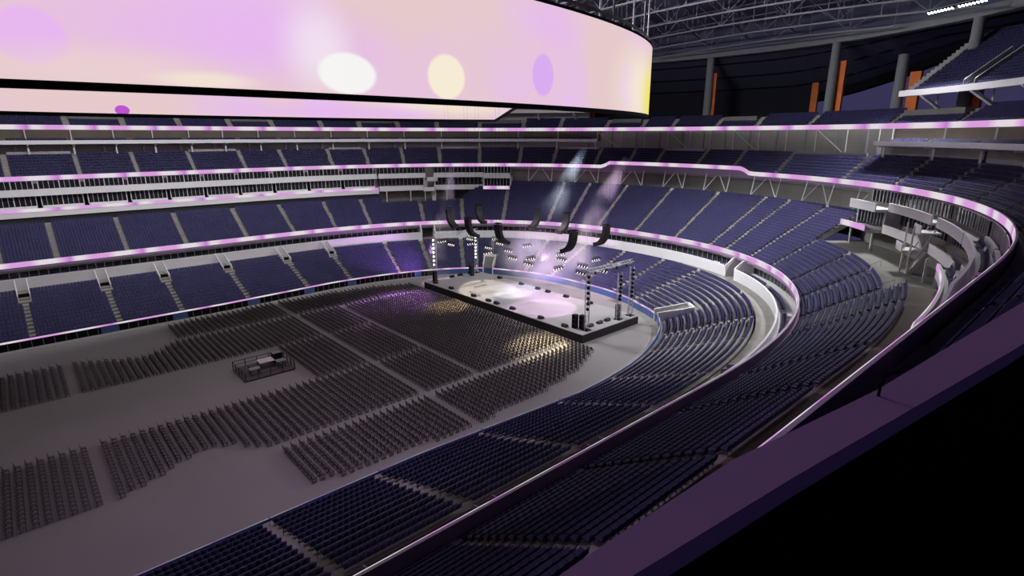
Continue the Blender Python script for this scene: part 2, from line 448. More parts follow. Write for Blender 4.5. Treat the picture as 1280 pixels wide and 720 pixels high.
# corner pavilions beside the suites: balconies without the ribbon, an end box with a short ribbon
def corner(sg):
    q = lambda a, b: (min(sg * a, sg * b), max(sg * a, sg * b))
    for (a, b) in (q(48, 60), q(62, 73.5)):
        struct(sweep('trim_corner_balcony', [(16.7, 22.2), (16.7, 23.65), (16.95, 23.65), (16.95, 22.55), (19.8, 22.55), (19.8, 22.2)], a, b, M['white']))
        struct(sweep('trim_corner_balcony', [(16.3, 18.4), (16.3, 19.9), (16.55, 19.9), (16.55, 18.75), (19.6, 18.75), (19.6, 18.4)], a, b, M['white']))
        for (z0, z1) in ((19.95, 22.1), (23.2, 25.2)):
            win = sweep('window_corner', [(19.0, z0), (19.0, z1), (19.08, z1), (19.08, z0)], a, b, M['glass']); struct(win)
            mu = MB()
            for t in np.arange(a + 0.4, b, 0.95):
                x, y = P2(t, 18.93); mu.box((x, y, (z0 + z1) / 2), (0.08, 0.14, z1 - z0), float(ang(t)))
            struct(mu.build('window_mullion', M['steel'], win))
    a, b = q(41.5, 48)
    struct(sweep('trim_end_box', [(13.4, 18.7), (13.4, 19.75), (13.6, 19.75), (13.6, 18.95), (20.5, 18.95), (20.5, 18.4), (14.5, 18.4)], a, b, M['white']))
    ribbon('ribbon_board', [(13.3, 18.75), (13.3, 19.72), (13.39, 19.72), (13.39, 18.75)], a, b, 'ribC', 'short glowing ribbon on the suite end box %s' % ('in the far left corner' if sg > 0 else 'in the right corner by the stage end'))
    struct(sweep('trim_end_box', [(14.6, 22.0), (14.6, 23.6), (14.8, 23.6), (14.8, 22.5), (20.5, 22.5), (20.5, 22.0)], a, b, M['white']))
    for (d, z0, z1) in ((16.4, 19.5, 22.0), (18.6, 23.2, 25.25)):
        win = sweep('window_end_box', [(d, z0), (d, z1), (d + 0.08, z1), (d + 0.08, z0)], a + 0.2, b - 0.2, M['glass']); struct(win)
        mu = MB()
        for t in np.linspace(a + 0.2, b - 0.2, 9):
            x, y = P2(t, d - 0.06); mu.box((x, y, (z0 + z1) / 2), (0.08, 0.12, z1 - z0), float(ang(t)))
        struct(mu.build('window_mullion', M['whitesteel'], win))
    for t in (a, b):
        struct(sweep('wall_end_box_side', [(16.4, 18.9), (16.4, 22.1), (20.5, 22.1), (20.5, 18.9)], t - 0.1, t + 0.1, M['white'], step=1))
    for t in (a + 0.5, b - 0.5, 0.5 * (sg * 52 + sg * 62), sg * 66, sg * 72):
        c = MB(); x, y = P2(t, 15.2); c.box((x, y, 16.8), (0.28, 0.28, 3.4), float(ang(t))); struct(c.build('column_pavilion', M['whitesteel']))
    # steel stair landings hung in front of the corner
    x, y = P2(sg * 61, 15.6)
    t = empty('steel_stair', (x, y, 15.15), float(ang(sg * 61)))
    tag(t, 'white steel stair and landings in the %s suite corner' % ('far left' if sg > 0 else 'right hand'), 'stair')
    for i, (dx, dz) in enumerate(((-1.2, 3.3), (0.4, 6.2))):
        b_ = MB(); b_.box((dx, 0.6 - i * 1.2, dz), (2.6, 3.2, 0.25)); b_.box((dx - 1.25, 0.6 - i * 1.2, dz + 0.55), (0.1, 3.2, 1.1)); b_.build('landing', M['white'], t)
    fl_ = MB(); fl_.prism([(-1.6, 0, 0), (-0.9, 0, 0), (1.2, 0, 3.3), (0.5, 0, 3.3)], (0, -1.6, 0), (0, -0.4, 0)); fl_.build('flight', M['whitesteel'], t)
    fl_ = MB(); fl_.prism([(1.3, 0, 3.4), (0.7, 0, 3.4), (-0.6, 0, 6.2), (0.0, 0, 6.2)], (0, 0.9, 0), (0, 2.0, 0)); fl_.build('flight', M['whitesteel'], t)
    for dy in (-1.4, 1.8):
        b_ = MB(); b_.tube((-1.5, dy, 0), (-1.5, dy, 7.2), 0.13); b_.build('post', M['whitesteel'], t)
        b_ = MB(); b_.tube((-1.5, dy, 0.2), (1.2, dy, 6.8), 0.10); b_.build('brace', M['whitesteel'], t)
corner(1); corner(-1)

# middle tier
SR0, SR1 = -13.5, 19.0        # raised part of its rail behind the stage
def braise(s): return 1.15 * float(np.interp(s, [SR0 - 1.6, SR0, SR1, SR1 + 1.6], [0, 1, 1, 0]))
struct(sweep('terrace_middle', stair(row3, N3, 1.2), S_NEAR, S_FAR, M['terrace']))
struct(sweep('parapet_middle', lambda s: [(19.5, 25.0), (19.5, 26.3 + braise(s)), (19.64, 26.3 + braise(s)), (19.64, 25.1), (20.35, 25.1), (20.35, 24.7), (19.5, 24.7)], S_NEAR, S_FAR, M['cap'], step=1.0))
for (a, b, lb) in ((S_NEAR, -45, 'pink and white ribbon board on the middle tier rail curving in from the right'), (-45, 52, 'pink and white ribbon board with a raised middle on the middle tier behind the stage'), (52, S_FAR, 'pink and white ribbon board of the middle tier above the far suites')):
    ribbon('ribbon_board', lambda s: [(19.455, 25.36 + braise(s)), (19.455, 26.345 + braise(s)), (19.49, 26.345 + braise(s)), (19.49, 25.36 + braise(s))], a, b, 'ribB', lb, step=1.0)
struct(sweep('trim_middle_cap', lambda s: [(19.495, 26.29 + braise(s)), (19.495, 26.34 + braise(s)), (19.66, 26.34 + braise(s)), (19.66, 26.29 + braise(s))], S_NEAR, S_FAR, M['railcap'], step=1.0))
struct(sweep('floor_middle_walk', [(27.4, 30.2), (27.4, 30.7), (30.0, 30.7), (30.0, 30.2)], S_NEAR, S_FAR, M['terrace']))
struct(sweep('wall_middle_back', [(28.6, 30.7), (28.6, 36.25), (28.8, 36.25), (28.8, 30.7)], -132, S_FAR, M['litwall']))

# porch boxes under the upper ribbon
SPR = s_at_u(24.4, 33.8, 1092.5, -75, -20); SPL = s_at_u(24.4, 33.8, 746.5, 10, 70)
for (a, b) in ((-128.0, SPR), (SPL, S_FAR)):
    struct(sweep('trim_porch', [(24.4, 33.0), (24.4, 33.85), (24.65, 33.85), (24.65, 33.2), (28.5, 33.2), (28.5, 32.85), (25.5, 32.85)], a, b, M['white']))
    struct(sweep('wall_porch_back', [(28.2, 33.2), (28.2, 36.2), (28.5, 36.2), (28.5, 33.2)], a, b, M['brownwall']))
def post(name, p, q, r, m, sq=True):
    b = MB(); b.tube(p, q, r, 4 if sq else 12); return struct(b.build(name, m))
for s in np.concatenate([np.arange(SPL + 0.6, S_FAR, 8.3), np.arange(SPR - 0.6, -126, -8.3)]):
    post('column_porch', P3(s, 26.2, 30.7), P3(s, 26.2, 33.0), 0.26, M['whitesteel'])
    post('column_porch', P3(s + 2.2, 28.2, 30.7), P3(s + 2.2, 28.2, 33.0), 0.40, M['steel'])
    post('column_porch', P3(s, 27.6, 33.2), P3(s, 27.6, 36.3), 0.16, M['whitesteel'])
    post('beam_porch', P3(s, 24.7, 32.8), P3(s, 28.4, 32.6), 0.16, M['white'])
# steel frame on the grey walls behind the stage
for i, s in enumerate(np.arange(SPR + 2, SPL - 1, 5.2)):
    post('column_frame', P3(s, 28.3, 30.7), P3(s, 28.3, 36.2), 0.14, M['whitesteel'])
    post('column_wall', P3(s + 1.9, 28.5, 30.7), P3(s + 1.9, 28.5, 36.2), 0.26, M['column'])
    if i % 3 == 1: post('brace_frame', P3(s, 28.2, 30.8), P3(s + 5.0, 28.2, 36.1), 0.12, M['whitesteel'])
for i, s in enumerate(np.arange(S2B + 2, S2C + 6, 5.4)):
    post('column_frame', P3(s, 18.5, 20.6), P3(s, 19.6, 25.3), 0.13, M['whitesteel'])
    post('brace_frame', P3(s, 18.5, 20.7), P3(s + (2.6 if i % 2 else -2.6), 19.7, 25.3), 0.11, M['whitesteel'])

# upper tier
struct(sweep('terrace_upper', stair(row4, N4, 1.0), -132, S_FAR, M['terrace']))
struct(sweep('parapet_upper', [(28.7, 35.8), (28.7, 37.3), (28.9, 37.3), (28.9, 36.2), (29.6, 36.2), (29.6, 35.8)], -132, S_FAR, M['cap']))
for (a, b, lb) in ((-132, -36, 'topmost pink and white ribbon board running out to the right'), (-36, 44, 'topmost ribbon board above the braced grey wall behind the stage'), (44, S_FAR, 'topmost ribbon board directly under the video board on the far side')):
    ribbon('ribbon_board', [(28.60, 36.25), (28.60, 37.30), (28.69, 37.30), (28.69, 36.25)], a, b, 'ribA', lb)
struct(sweep('floor_upper_concourse', [(35.2, 39.0), (35.2, 39.7), (62, 39.7), (62, 39.0)], -132, S_FAR, M['terrace'], step=4))
for i in range(0, len(AIS3) - 1):
    a, b = AIS3[i] + 0.8, AIS3[i + 1] - 0.8
    if i % 3 == 0 and a > -125 and b < 172:
        struct(sweep('wall_upper_entrance', [(32.6, 37.5), (32.6, 39.9), (35.3, 39.9), (35.3, 37.5)], a, b, M['greywall']))
struct(sweep('wall_under_deck', [(36.2, 39.7), (36.2, 43.0), (36.5, 43.0), (36.5, 39.7)], 27.5, 70, M['steel']))
for i in range(0, len(AIS3) - 1):
    a, b = AIS3[i] + 0.5, AIS3[i + 1] - 0.5
    if i % 3 == 1 and a > -125 and b < 172:
        struct(sweep('wall_middle_entrance', [(27.0, 30.6), (27.0, 31.35), (27.4, 31.35), (27.4, 30.6)], a, b, M['steel']))
# top deck on the sidelines
SDR, SDL = s_at_u(30.5, 43.5, 1125, -70, -10), s_at_u(30.5, 43.5, 735, 10, 80)
for (a, b) in ((-126.0, SDR), (SDL, S_FAR)):
    struct(sweep('terrace_top', stair(row5, N5, 0.7), a, b, M['terrace']))
    zd = -0.5 if a > 0 else 0.0
    struct(sweep('parapet_top', [(d_, z_ + zd) for d_, z_ in ((30.4, 42.5), (30.4, 43.6), (30.6, 43.6), (30.6, 43.0), (31.1, 43.0), (31.1, 42.5))], a, b, M['white']))
    for s in AIS3:
        if a + 1 < s < min(b - 1, 90):
            for q in (s - 0.75, s + 0.75):
                struct(sweep('wall_deck_stair', [(31.3, 43.2), (31.3, 44.5), (38.6, 50.0), (38.6, 48.7)], q - 0.06, q + 0.06, M['steel'], step=1))
                post('trim_deck_rail', P3(q, 31.3, 44.55), P3(q, 38.6, 50.05), 0.07, M['white'])
    for s in np.arange(a + 3.2, b, 7.2):
        post('strut_deck', P3(s, 30.7, 42.6), P3(s, 35.0, 40.0), 0.38, M['white'])
        post('column_deck', P3(s + 0.8, 35.6, 39.7), P3(s + 0.8, 35.6, 45.5), 0.22, M['whitesteel'])

# stair openings in the lower stand
for (a, b) in ((-49.2, -44.8), (41.8, 46.2)):
    for t in (a, b):
        struct(sweep('wall_portal_side', lambda s: [(e_off(s) - 0.25, 0.0), (e_off(s) - 0.25, 2.5), (e_off(s) + 6.2, 3.9), (e_off(s) + 6.2, 0.0)], t - 0.22, t + 0.22, M['white'], step=1))
    struct(sweep('wall_portal_back', lambda s: [(e_off(s) + 6.0, 0.0), (e_off(s) + 6.0, 3.9), (e_off(s) + 6.4, 3.9), (e_off(s) + 6.4, 0.0)], a, b, M['white'], step=1))
    struct(sweep('floor_portal', lambda s: [(e_off(s) - 0.1, 1.7), (e_off(s) + 6.1, 3.4), (e_off(s) + 6.1, 3.2), (e_off(s) - 0.1, 1.5)], a, b, M['greywall'], step=1))
VOMS = [s for s in AIS1 if abs(s) > 90 and abs(s) < 170]
for s in VOMS:
    for t in (s - 0.9, s + 0.9):
        pr = [(-8.3, 4.6), (-8.3, 6.2), (-2.9, 8.2), (-2.9, 4.6)] if s > 0 else [(-3.9, 5.0), (-3.9, 7.9), (-2.7, 8.2), (-2.7, 5.0)]
        struct(sweep('wall_stairwell', pr, t - 0.08, t + 0.08, M['white'] if s > 0 else M['cap'], step=1))
    if s > 0: struct(sweep('wall_stairwell_shade', [(-7.0, 4.6), (-7.0, 6.15), (-6.8, 6.15), (-6.8, 4.6)], s - 0.82, s + 0.82, M['blackpaint'], step=1))  # black sheet painted in for the shade inside the stair opening

# ------------------------------------------------------------------ the camera's own box: rail, floor
cz = 33.6
outer = [(-3.0, 1.20), (-1.0, 1.10), (1.34, 1.03), (2.2, 0.99), (3.5, 0.79), (6.4, 0.51), (12.0, 0.02), (20.0, -0.8)]
inner = [(-3.0, 1.02), (-1.0, 0.97), (1.27, 0.88), (2.29, 0.75), (4.84, 0.38), (8.0, -0.02), (12.0, -0.5), (20.0, -1.4)]
def strip(name, pa, pb, za, zb, m):
    b = MB()
    n = len(pa)
    vs = [(x, y - 84.6, za) for x, y in pa] + [(x, y - 84.6, za) for x, y in pb] + [(x, y - 84.6, zb) for x, y in pa] + [(x, y - 84.6, zb) for x, y in pb]
    fs = []
    for i in range(n - 1):
        fs += [(i, i + 1, n + i + 1, n + i), (2 * n + i, 3 * n + i, 3 * n + i + 1, 2 * n + i + 1), (i, 2 * n + i, 2 * n + i + 1, i + 1), (n + i, n + i + 1, 3 * n + i + 1, 3 * n + i)]
    fs += [(0, n, 3 * n, 2 * n), (n - 1, 3 * n - 1, 4 * n - 1, 2 * n - 1)]
    b.add(vs, fs)
    return struct(b.build(name, m))
strip('trim_box_rail', outer, inner, cz, cz - 0.10, M['boxrail'])
strip('wall_box_front', [(x, y - 0.04) for x, y in outer], [(x, y + 0.02) for x, y in inner], cz - 0.10, 32.3, M['blackpaint'])
b = MB(); b.v = [(-4, -83.5, 32.3), (12, -84.5, 32.3), (34, -85.4, 32.3), (34, -96, 32.3), (-4, -96, 32.3)]; b.f = [(0, 1, 2, 3, 4)]; struct(b.build('floor_box', M['carpet']))

# ------------------------------------------------------------------ roof
def shell_z(x, y): return 72.0 - 8.0 * ((x - 20) / 150.0) ** 2 - 7.0 * (y / 105.0) ** 2
g = MB(); nx, ny = 36, 26
for i in range(nx + 1):
    for j in range(ny + 1):
        x = -170 + 345 * i / nx; y = -112 + 224 * j / ny
        g.v.append((x, y, shell_z(x, y)))
for i in range(nx):
    for j in range(ny):
        a = i * (ny + 1) + j; g.f.append((a, a + 1, a + ny + 2, a + ny + 1))
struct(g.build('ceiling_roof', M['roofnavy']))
def truss(p, q, depth=6.5, bay=8.0):
    p = Vector(p); q = Vector(q); L = (q - p).length; n = max(2, int(L / bay)); b = MB()
    lo, up = [], []
    for i in range(n + 1):
        c = p + (q - p) * (i / n); z = shell_z(c.x, c.y)
        lo.append((c.x, c.y, z - depth - 0.8)); up.append((c.x, c.y, z - 0.8))
    b.path(lo, 0.24, 4); b.path(up, 0.20, 4)
    for i in range(n + 1): b.tube(lo[i], up[i], 0.12, 4)
    for i in range(n): b.tube(lo[i] if i % 2 else up[i], up[i + 1] if i % 2 else lo[i + 1], 0.09, 4)
    return struct(b.build('beam_roof_truss', M['truss']))
def clip(c, d):
    """stretch of a roof line that stays over the bowl"""
    ts = [t for t in np.arange(-220, 220, 2.0) if -60 < c[0] + d[0] * t < 158 and abs(c[1] + d[1] * t) < 98 and ((c[0] + d[0] * t - 10) / 148) ** 2.4 * (1 if c[0] + d[0] * t > 10 else 0) + abs((c[1] + d[1] * t) / 98) ** 2.4 < 1]
    return (c[0] + d[0] * ts[0], c[1] + d[1] * ts[0], 0), (c[0] + d[0] * ts[-1], c[1] + d[1] * ts[-1], 0)
for (deg, gap, k0, k1) in ((84.0, 9.5, -2, 16), (13.0, 12.0, -8, 9)):
    dv = (math.cos(math.radians(deg)), math.sin(math.radians(deg))); nv = (dv[1], -dv[0])
    for k in range(k0, k1):
        try: p, q = clip((20 + nv[0] * gap * k if deg > 45 else 20 + nv[0] * gap * k, nv[1] * gap * k), dv)
        except IndexError: continue
        if (Vector(q) - Vector(p)).length > 20: truss(p, q, 6.5 if deg > 45 else 4.5)
struct(sweep('beam_roof_ring', [(41.2, 56.9), (41.2, 58.7), (43.4, 58.7), (43.4, 56.9)], -128, S_FAR, M['column'], step=3))
struct(sweep('wall_roof_ring', [(41.3, 58.6), (41.3, 70.0), (41.6, 70.0), (41.6, 58.6)], -128, S_FAR, M['roofnavy'], step=3))
SE = [s_at_u(66, 48, u, -90, 30) for u in (1200, 1130, 1060, 1010)]
def zedge(s): return float(np.interp(s, SE, [55.5, 51.5, 47.8, 46.0]))
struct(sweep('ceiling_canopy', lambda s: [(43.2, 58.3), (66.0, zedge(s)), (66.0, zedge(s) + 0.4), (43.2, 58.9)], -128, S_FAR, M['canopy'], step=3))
for d in (48.0, 54.0, 60.0):
    zf = lambda s, d=d: 58.3 - (d - 43.2) * (58.3 - zedge(s)) / 22.8
    struct(sweep('beam_canopy', lambda s, d=d, zf=zf: [(d, zf(s) - 0.25), (d, zf(s)), (d + 0.3, zf(s) - 0.15), (d + 0.3, zf(s) - 0.4)], -128, S_FAR, M['blackpaint'], step=3))
struct(sweep('wall_concourse_back', [(61.0, 39.0), (61.0, 48.4), (61.5, 48.2), (61.5, 39.0)], s_at_u(61, 41, 1012, -60, 30), S_FAR, M['backwall'], step=3))
struct(sweep('beam_canopy_edge', lambda s: [(64.0, zedge(s) - 1.8), (64.0, zedge(s) + 0.5), (66.0, zedge(s)), (66.0, zedge(s) - 2.0)], -128, S_FAR, M['blackpaint'], step=3))
SCOL = [s_at_u(42.2, 50, u, -90, 40) for u in (1217, 1042, 886)]
gap = SCOL[2] - SCOL[1]
cols = [SCOL[0] - gap * 1.2, SCOL[0] - gap * 0.6] + SCOL + [SCOL[2] + gap * i for i in range(1, 7)]
for i, s in enumerate(cols):
    b = MB(); b.tube(P3(s, 42.2, 39.7), P3(s, 42.2, 57.0), 1.15, 20, 1.0)
    struct(b.build('column_roof', M['column']))
    x, y = P2(s - 0.85, 43.4)
    nm = {2: 'seen above the top deck at the right edge', 3: 'beside the second roof column from the right', 4: 'on the slender column right of the video board'}.get(i)
    b = MB(); b.box((0, 0, 0), (1.9 if i != 4 else 1.0, 0.7, 13.0 if i != 2 else 9.0))
    o = b.build('column_panel', M['orange'])
    o.location = (float(x), float(y), 46.2 if i != 2 else 44.2); o.rotation_euler = (0, 0, float(ang(s)) + PI / 2)
    o['kind'] = 'thing'
    tag(o, 'tall orange panel ' + (nm or 'on the %s roof column beyond the video board' % nth(i + 1)), 'panel', 'orange panels on the roof columns')
for (u, d, w) in ((1139, 50.0, 2.6), (1016, 56.0, 1.8)):
    s = s_at_u(d, 42, u, -80, 20)
    x, y = P2(s, d); b = MB(); b.box((0, 0, 0), (w, 0.8, 9.5)); o = b.build('column_panel', M['orange'])
    o.location = (float(x), float(y), 44.45); o.rotation_euler = (0, 0, float(ang(s)) + PI / 2); o['kind'] = 'thing'
    tag(o, 'wide orange panel standing behind the end of the top deck' if u == 1139 else 'short orange panel at the back of the dark upper concourse', 'panel', 'orange panels on the roof columns')
    if u == 1139:
        b = MB(); b.tube(P3(s + 1.5, d - 1.0, 39.7), P3(s + 1.5, d - 1.0, 53.2), 1.2, 16); struct(b.build('column_roof', M['column']))

# ------------------------------------------------------------------ oval video board
VC, VA, VB, VN = (27.3, 0.0), 74.3, 35.76, 2.254
def ring(th, off=0.0):
    c, s = math.cos(th), math.sin(th)
    A, B = VA + off, VB + off
    return VC[0] + A * math.copysign(abs(c) ** (2 / VN), c), VC[1] + B * math.copysign(abs(s) ** (2 / VN), s)
NT = 240
TH = np.linspace(-PI, PI, NT + 1)
RP = np.array([ring(t) for t in TH])
RS = np.append(0, np.cumsum(np.hypot(*np.diff(RP, axis=0).T)))
def zbot(x): return 38.43 + float(np.interp(x, [90, 96.5], [0, 5.2]))
ZT = 49.65
def board_uv(u, v, near=True):
    best = None
    for i in range(NT):
        if near and not (TH[i] < 0 and RP[i, 0] < 88.5): continue
        if not near and not (TH[i] > 0): continue
        q = pix((RP[i, 0], RP[i, 1], 44))
        if q[2] < 1: continue
        if best is None or abs(q[0] - u) < best[0]: best = (abs(q[0] - u), i)
    i = best[1]; zs = np.linspace(36, 56, 200)
    vs = np.array([pix((RP[i, 0], RP[i, 1], z))[1] for z in zs])
    return float(RS[i]), float(zs[np.argmin(abs(vs - v))])
BLOBS = []
def blob(u, v, ru, rv, sf, col, a, near=True):
    cu, cv = board_uv(u, v, near); e1, _ = board_uv(u - ru, v, near); e2, _ = board_uv(u + ru, v, near)
    _, f1 = board_uv(u, v - rv, near); _, f2 = board_uv(u, v + rv, near)
    BLOBS.append((cu + (0 if near else 1000), cv, max(abs(e2 - e1) / 2, 0.5), max(abs(f2 - f1) / 2, 0.3), sf, col, a))
LIL, WHT, CRM, PUR, YEL, PNK = (0.80, 0.46, 0.90), (0.93, 0.92, 0.90), (0.93, 0.85, 0.66), (0.68, 0.38, 0.90), (0.88, 0.78, 0.14), (0.80, 0.58, 0.58)
blob(300, 40, 200, 46, 0.8, LIL, 0.75); blob(40, 45, 55, 36, 0.15, LIL, 0.8); blob(110, 85, 120, 22, 0.8, (0.82, 0.64, 0.66), 0.7)
blob(230, 100, 60, 10, 0.6, CRM, 0.6); blob(395, 60, 40, 45, 0.8, WHT, 0.55); blob(432, 92, 36, 26, 0.12, WHT, 0.97); blob(556, 96, 32, 28, 0.10, CRM, 0.95)
blob(677, 94, 15, 26, 0.12, PUR, 0.85); blob(690, 30, 28, 34, 0.7, LIL, 0.5); blob(785, 108, 8, 28, 0.35, LIL, 0.7); blob(800, 112, 16, 44, 0.8, CRM, 0.8); blob(811, 122, 10, 36, 0.8, YEL, 0.95)
blob(135, 138, 11, 6, 0.08, (0.50, 0.06, 0.62), 0.95, False); blob(560, 132, 70, 10, 0.8, CRM, 0.7, False); blob(420, 140, 120, 8, 0.7, LIL, 0.6, False)
M['video'] = video_mat()
vb = empty('video_board', (VC[0], VC[1], 38.0))
tag(vb, 'huge oval video board hanging over the floor showing soft pink light', 'video board')
def face(off, u0, name, z_in):
    vs, us, fs = [], [], []
    for i in range(NT + 1):
        x, y = ring(TH[i], off)
        zb = zbot(RP[i, 0])
        for z in (zb + z_in, ZT - z_in):
            vs.append((x - VC[0], y - VC[1], z - 38.0)); us.append((RS[i] + u0, z))
    for i in range(NT): fs.append((2 * i, 2 * i + 2, 2 * i + 3, 2 * i + 1))
    me = bpy.data.meshes.new(name); me.from_pydata(vs, [], fs); me.update()
    ul = me.uv_layers.new(name='UVMap'); vi = np.zeros(len(me.loops), dtype=np.int32); me.loops.foreach_get('vertex_index', vi)
    ul.data.foreach_set('uv', np.array(us, dtype=np.float32)[vi].ravel())
    return link(name, me, M['video'], vb)
face(0.03, 0.0, 'outer_screen', 0.08)['label'] = 'outer screen face glowing pink, cream and lilac'
face(-0.93, 1000.0, 'inner_screen', 0.12)['label'] = 'inner screen face of the far side, pale pink'
def ring_body(name, o0, o1, zf0, zf1, m):
    b = MB(); n = NT + 1
    for i in range(n):
        zb = zbot(RP[i, 0])
        for o_, z in ((o0, zf0(zb)), (o1, zf0(zb)), (o1, zf1(zb)), (o0, zf1(zb))):
            x, y = ring(TH[i], o_); b.v.append((x - VC[0], y - VC[1], z - 38.0))
    for i in range(NT):
        for j in range(4):
            a = 4 * i + j; c = 4 * i + (j + 1) % 4; b.f.append((a, c, c + 4, a + 4))
    return b.build(name, m, vb)
ring_body('frame', -0.90, 0.0, lambda z: z - 0.45, lambda z: ZT + 0.30, M['blackpaint'])
for th in np.linspace(-PI, PI, 25)[:-1]:
    x, y = ring(th, -0.7)
    b = MB(); b.tube((x - VC[0], y - VC[1], ZT - 37.8), (x - VC[0], y - VC[1], shell_z(x, y) - 40), 0.16, 5); b.build('hanger', M['truss'], vb)
b = MB(); pts = [(ring(t, -0.7)[0] - VC[0], ring(t, -0.7)[1] - VC[1], 14.2) for t in np.linspace(-PI, PI, 60)]
b.path([(x, y, z - 1.4) for x, y, z in pts], 0.22, 5); b.build('top_truss', M['truss'], vb)

# ------------------------------------------------------------------ stadium seats
def arc_table(d_of_s):
    d = np.array([d_of_s(s) for s in _FS]); L = np.hypot(_F[:, 2], _F[:, 3])
    X = _F[:, 0] + _F[:, 2] / L * d; Y = _F[:, 1] + _F[:, 3] / L * d
    return np.append(0, np.cumsum(np.hypot(np.diff(X), np.diff(Y))))
SEATS = []      # (x, y, z, angle, tier, row, block, seat)
def seat_rows(tier, rowf, nrows, aisles, s0, s1, half, pitch, back, skip=None):
    nmax = 23 if callable(nrows) else nrows
    for k in range(nmax):
        fd = lambda s, k=k: rowf(k, s)[0] + back
        cum = arc_table(fd); z = rowf(k, 0)[1]
        for bi in range(len(aisles) - 1):
            a, b = max(aisles[bi], s0), min(aisles[bi + 1], s1)
            if b - a < 1.5: continue
            ca, cb = np.interp([a, b], _FS, cum); n = int((cb - ca - 2 * half) / pitch)
            if n < 1: continue
            m0 = (ca + cb) / 2 - (n - 1) * pitch / 2
            ss = np.interp(m0 + np.arange(n) * pitch, cum, _FS)
            for j, s in enumerate(ss):
                if callable(nrows) and k >= nrows(s): continue
                if skip and skip(s, k): continue
                x, y = P2(s, fd(s))
                SEATS.append((float(x), float(y), z, float(ang(s)), tier, k, bi, j, float(s)))
def skip1(s, k):
    if k < 6 and (-49.6 < s < -44.4 or 41.4 < s < 46.6): return True
    return k >= 9 and s > 0 and any(abs(s - v) < 1.2 for v in VOMS)
def skip4(s, k):
    if k < 4: return False
    for i in range(0, len(AIS3) - 1, 3):
        if AIS3[i] > -125.8 and AIS3[i + 1] < 172.8 and AIS3[i] < s < AIS3[i + 1]: return True
    return False
seat_rows('lower stand', row1, N1, AIS1, S_NEAR, S_FAR, 0.40, 0.555, 0.50, skip1)
seat_rows('club tier', row2, n2, AIS2, S_NEAR, S_FAR, 0.42, 0.555, 0.34)
seat_rows('middle tier', row3, N3, AIS3, S_NEAR, S_FAR, 0.42, 0.555, 0.36, lambda s, k: k < 2 and SR0 - 1 < s < SR1 + 1)
seat_rows('upper tier', row4, N4, AIS3, -126, S_FAR, 0.58, 0.56, 0.36, skip4)
seat_rows('top deck', row5, N5, AIS3, -124, SDR - 1, 0.60, 0.56, 0.36)
seat_rows('top deck', row5, 6, AIS3, SDL + 1, 90, 0.60, 0.56, 0.36)
def porch_row(k, s): return 25.0 + 0.9 * k, 33.22 + 0.25 * k
seat_rows('porch boxes', porch_row, 2, AIS3, -120, SPR - 1, 0.6, 0.6, 0.4)
seat_rows('porch boxes', porch_row, 2, AIS3, SPL + 1, S_FAR, 0.6, 0.6, 0.4)
def suite_row(k, s): return (15.2, 19.06) if k == 0 else (17.3, 22.56)
seat_rows('suites', suite_row, 2, AIS3, -100, S2A, 0.8, 0.65, 0.5)
def club_row(k, s): return -2.1, 7.32
seat_rows('club balcony', club_row, 1, AIS1, S_NEAR, S_FAR, 0.8, 0.62, 0.6, lambda s, k: -36 < s < -29 or 60 < s < 68)

# one seat: local +y points away from the field
def seat_shapes():
    back = MB()
    n = 6
    for i in range(n + 1):
        t = i / n; y = 0.16 + 0.13 * t * t; z = 0.40 + 0.50 * t; w = 0.268 * (1 - 0.07 * t ** 4)
        back.v += [(-w, y, z), (0, y + 0.03, z), (w, y, z), (w, y + 0.05, z), (0, y + 0.08, z), (-w, y + 0.05, z)]
    for i in range(n):
        for j in range(6):
            a = 6 * i + j; c = 6 * i + (j + 1) % 6; back.f.append((a, c, c + 6, a + 6))
    back.f += [(0, 1, 2, 3, 4, 5), tuple(6 * n + j for j in (5, 4, 3, 2, 1, 0))]
    pan = MB()
    pts = [(-0.28, 0.44), (-0.26, 0.47), (-0.05, 0.445), (0.15, 0.43), (0.17, 0.38), (-0.05, 0.37), (-0.25, 0.39)]
    pan.prism([(0, y, z) for y, z in pts], (-0.262, 0, 0), (0.262, 0, 0))
    ped = MB(); ped.box((0, 0.08, 0.19), (0.07, 0.10, 0.38)); ped.box((0, 0.02, 0.36), (0.40, 0.30, 0.03)); ped.box((0, 0.08, 0.012), (0.20, 0.18, 0.024))
    r = []
    for nme, b, m in (('backrest', back, M['seat']), ('seat_pan', pan, M['seat']), ('pedestal', ped, M['steel'])):
        me = b.mesh(nme); me.materials.append(m); r.append((nme, me))
    return r
SEAT_PARTS = seat_shapes()

def template():
    v, f = [], []
    def hexa(p):      # 8 corners: 4 bottom, 4 top
        n = len(v); v.extend(p); f.extend([(n + 4, n + 5, n + 6, n + 7), (n, n + 1, n + 5, n + 4), (n + 1, n + 2, n + 6, n + 5), (n + 2, n + 3, n + 7, n + 6), (n + 3, n, n + 4, n + 7)])
    hexa([(-.268, .16, .38), (.268, .16, .38), (.268, .21, .38), (-.268, .21, .38), (-.25, .29, .90), (.25, .29, .90), (.25, .34, .90), (-.25, .34, .90)])
    hexa([(-.262, -.28, .38), (.262, -.28, .38), (.262, .16, .37), (-.262, .16, .37), (-.262, -.28, .46), (.262, -.28, .46), (.262, .16, .43), (-.262, .16, .43)])
    return np.array(v, float), np.array(f, int)

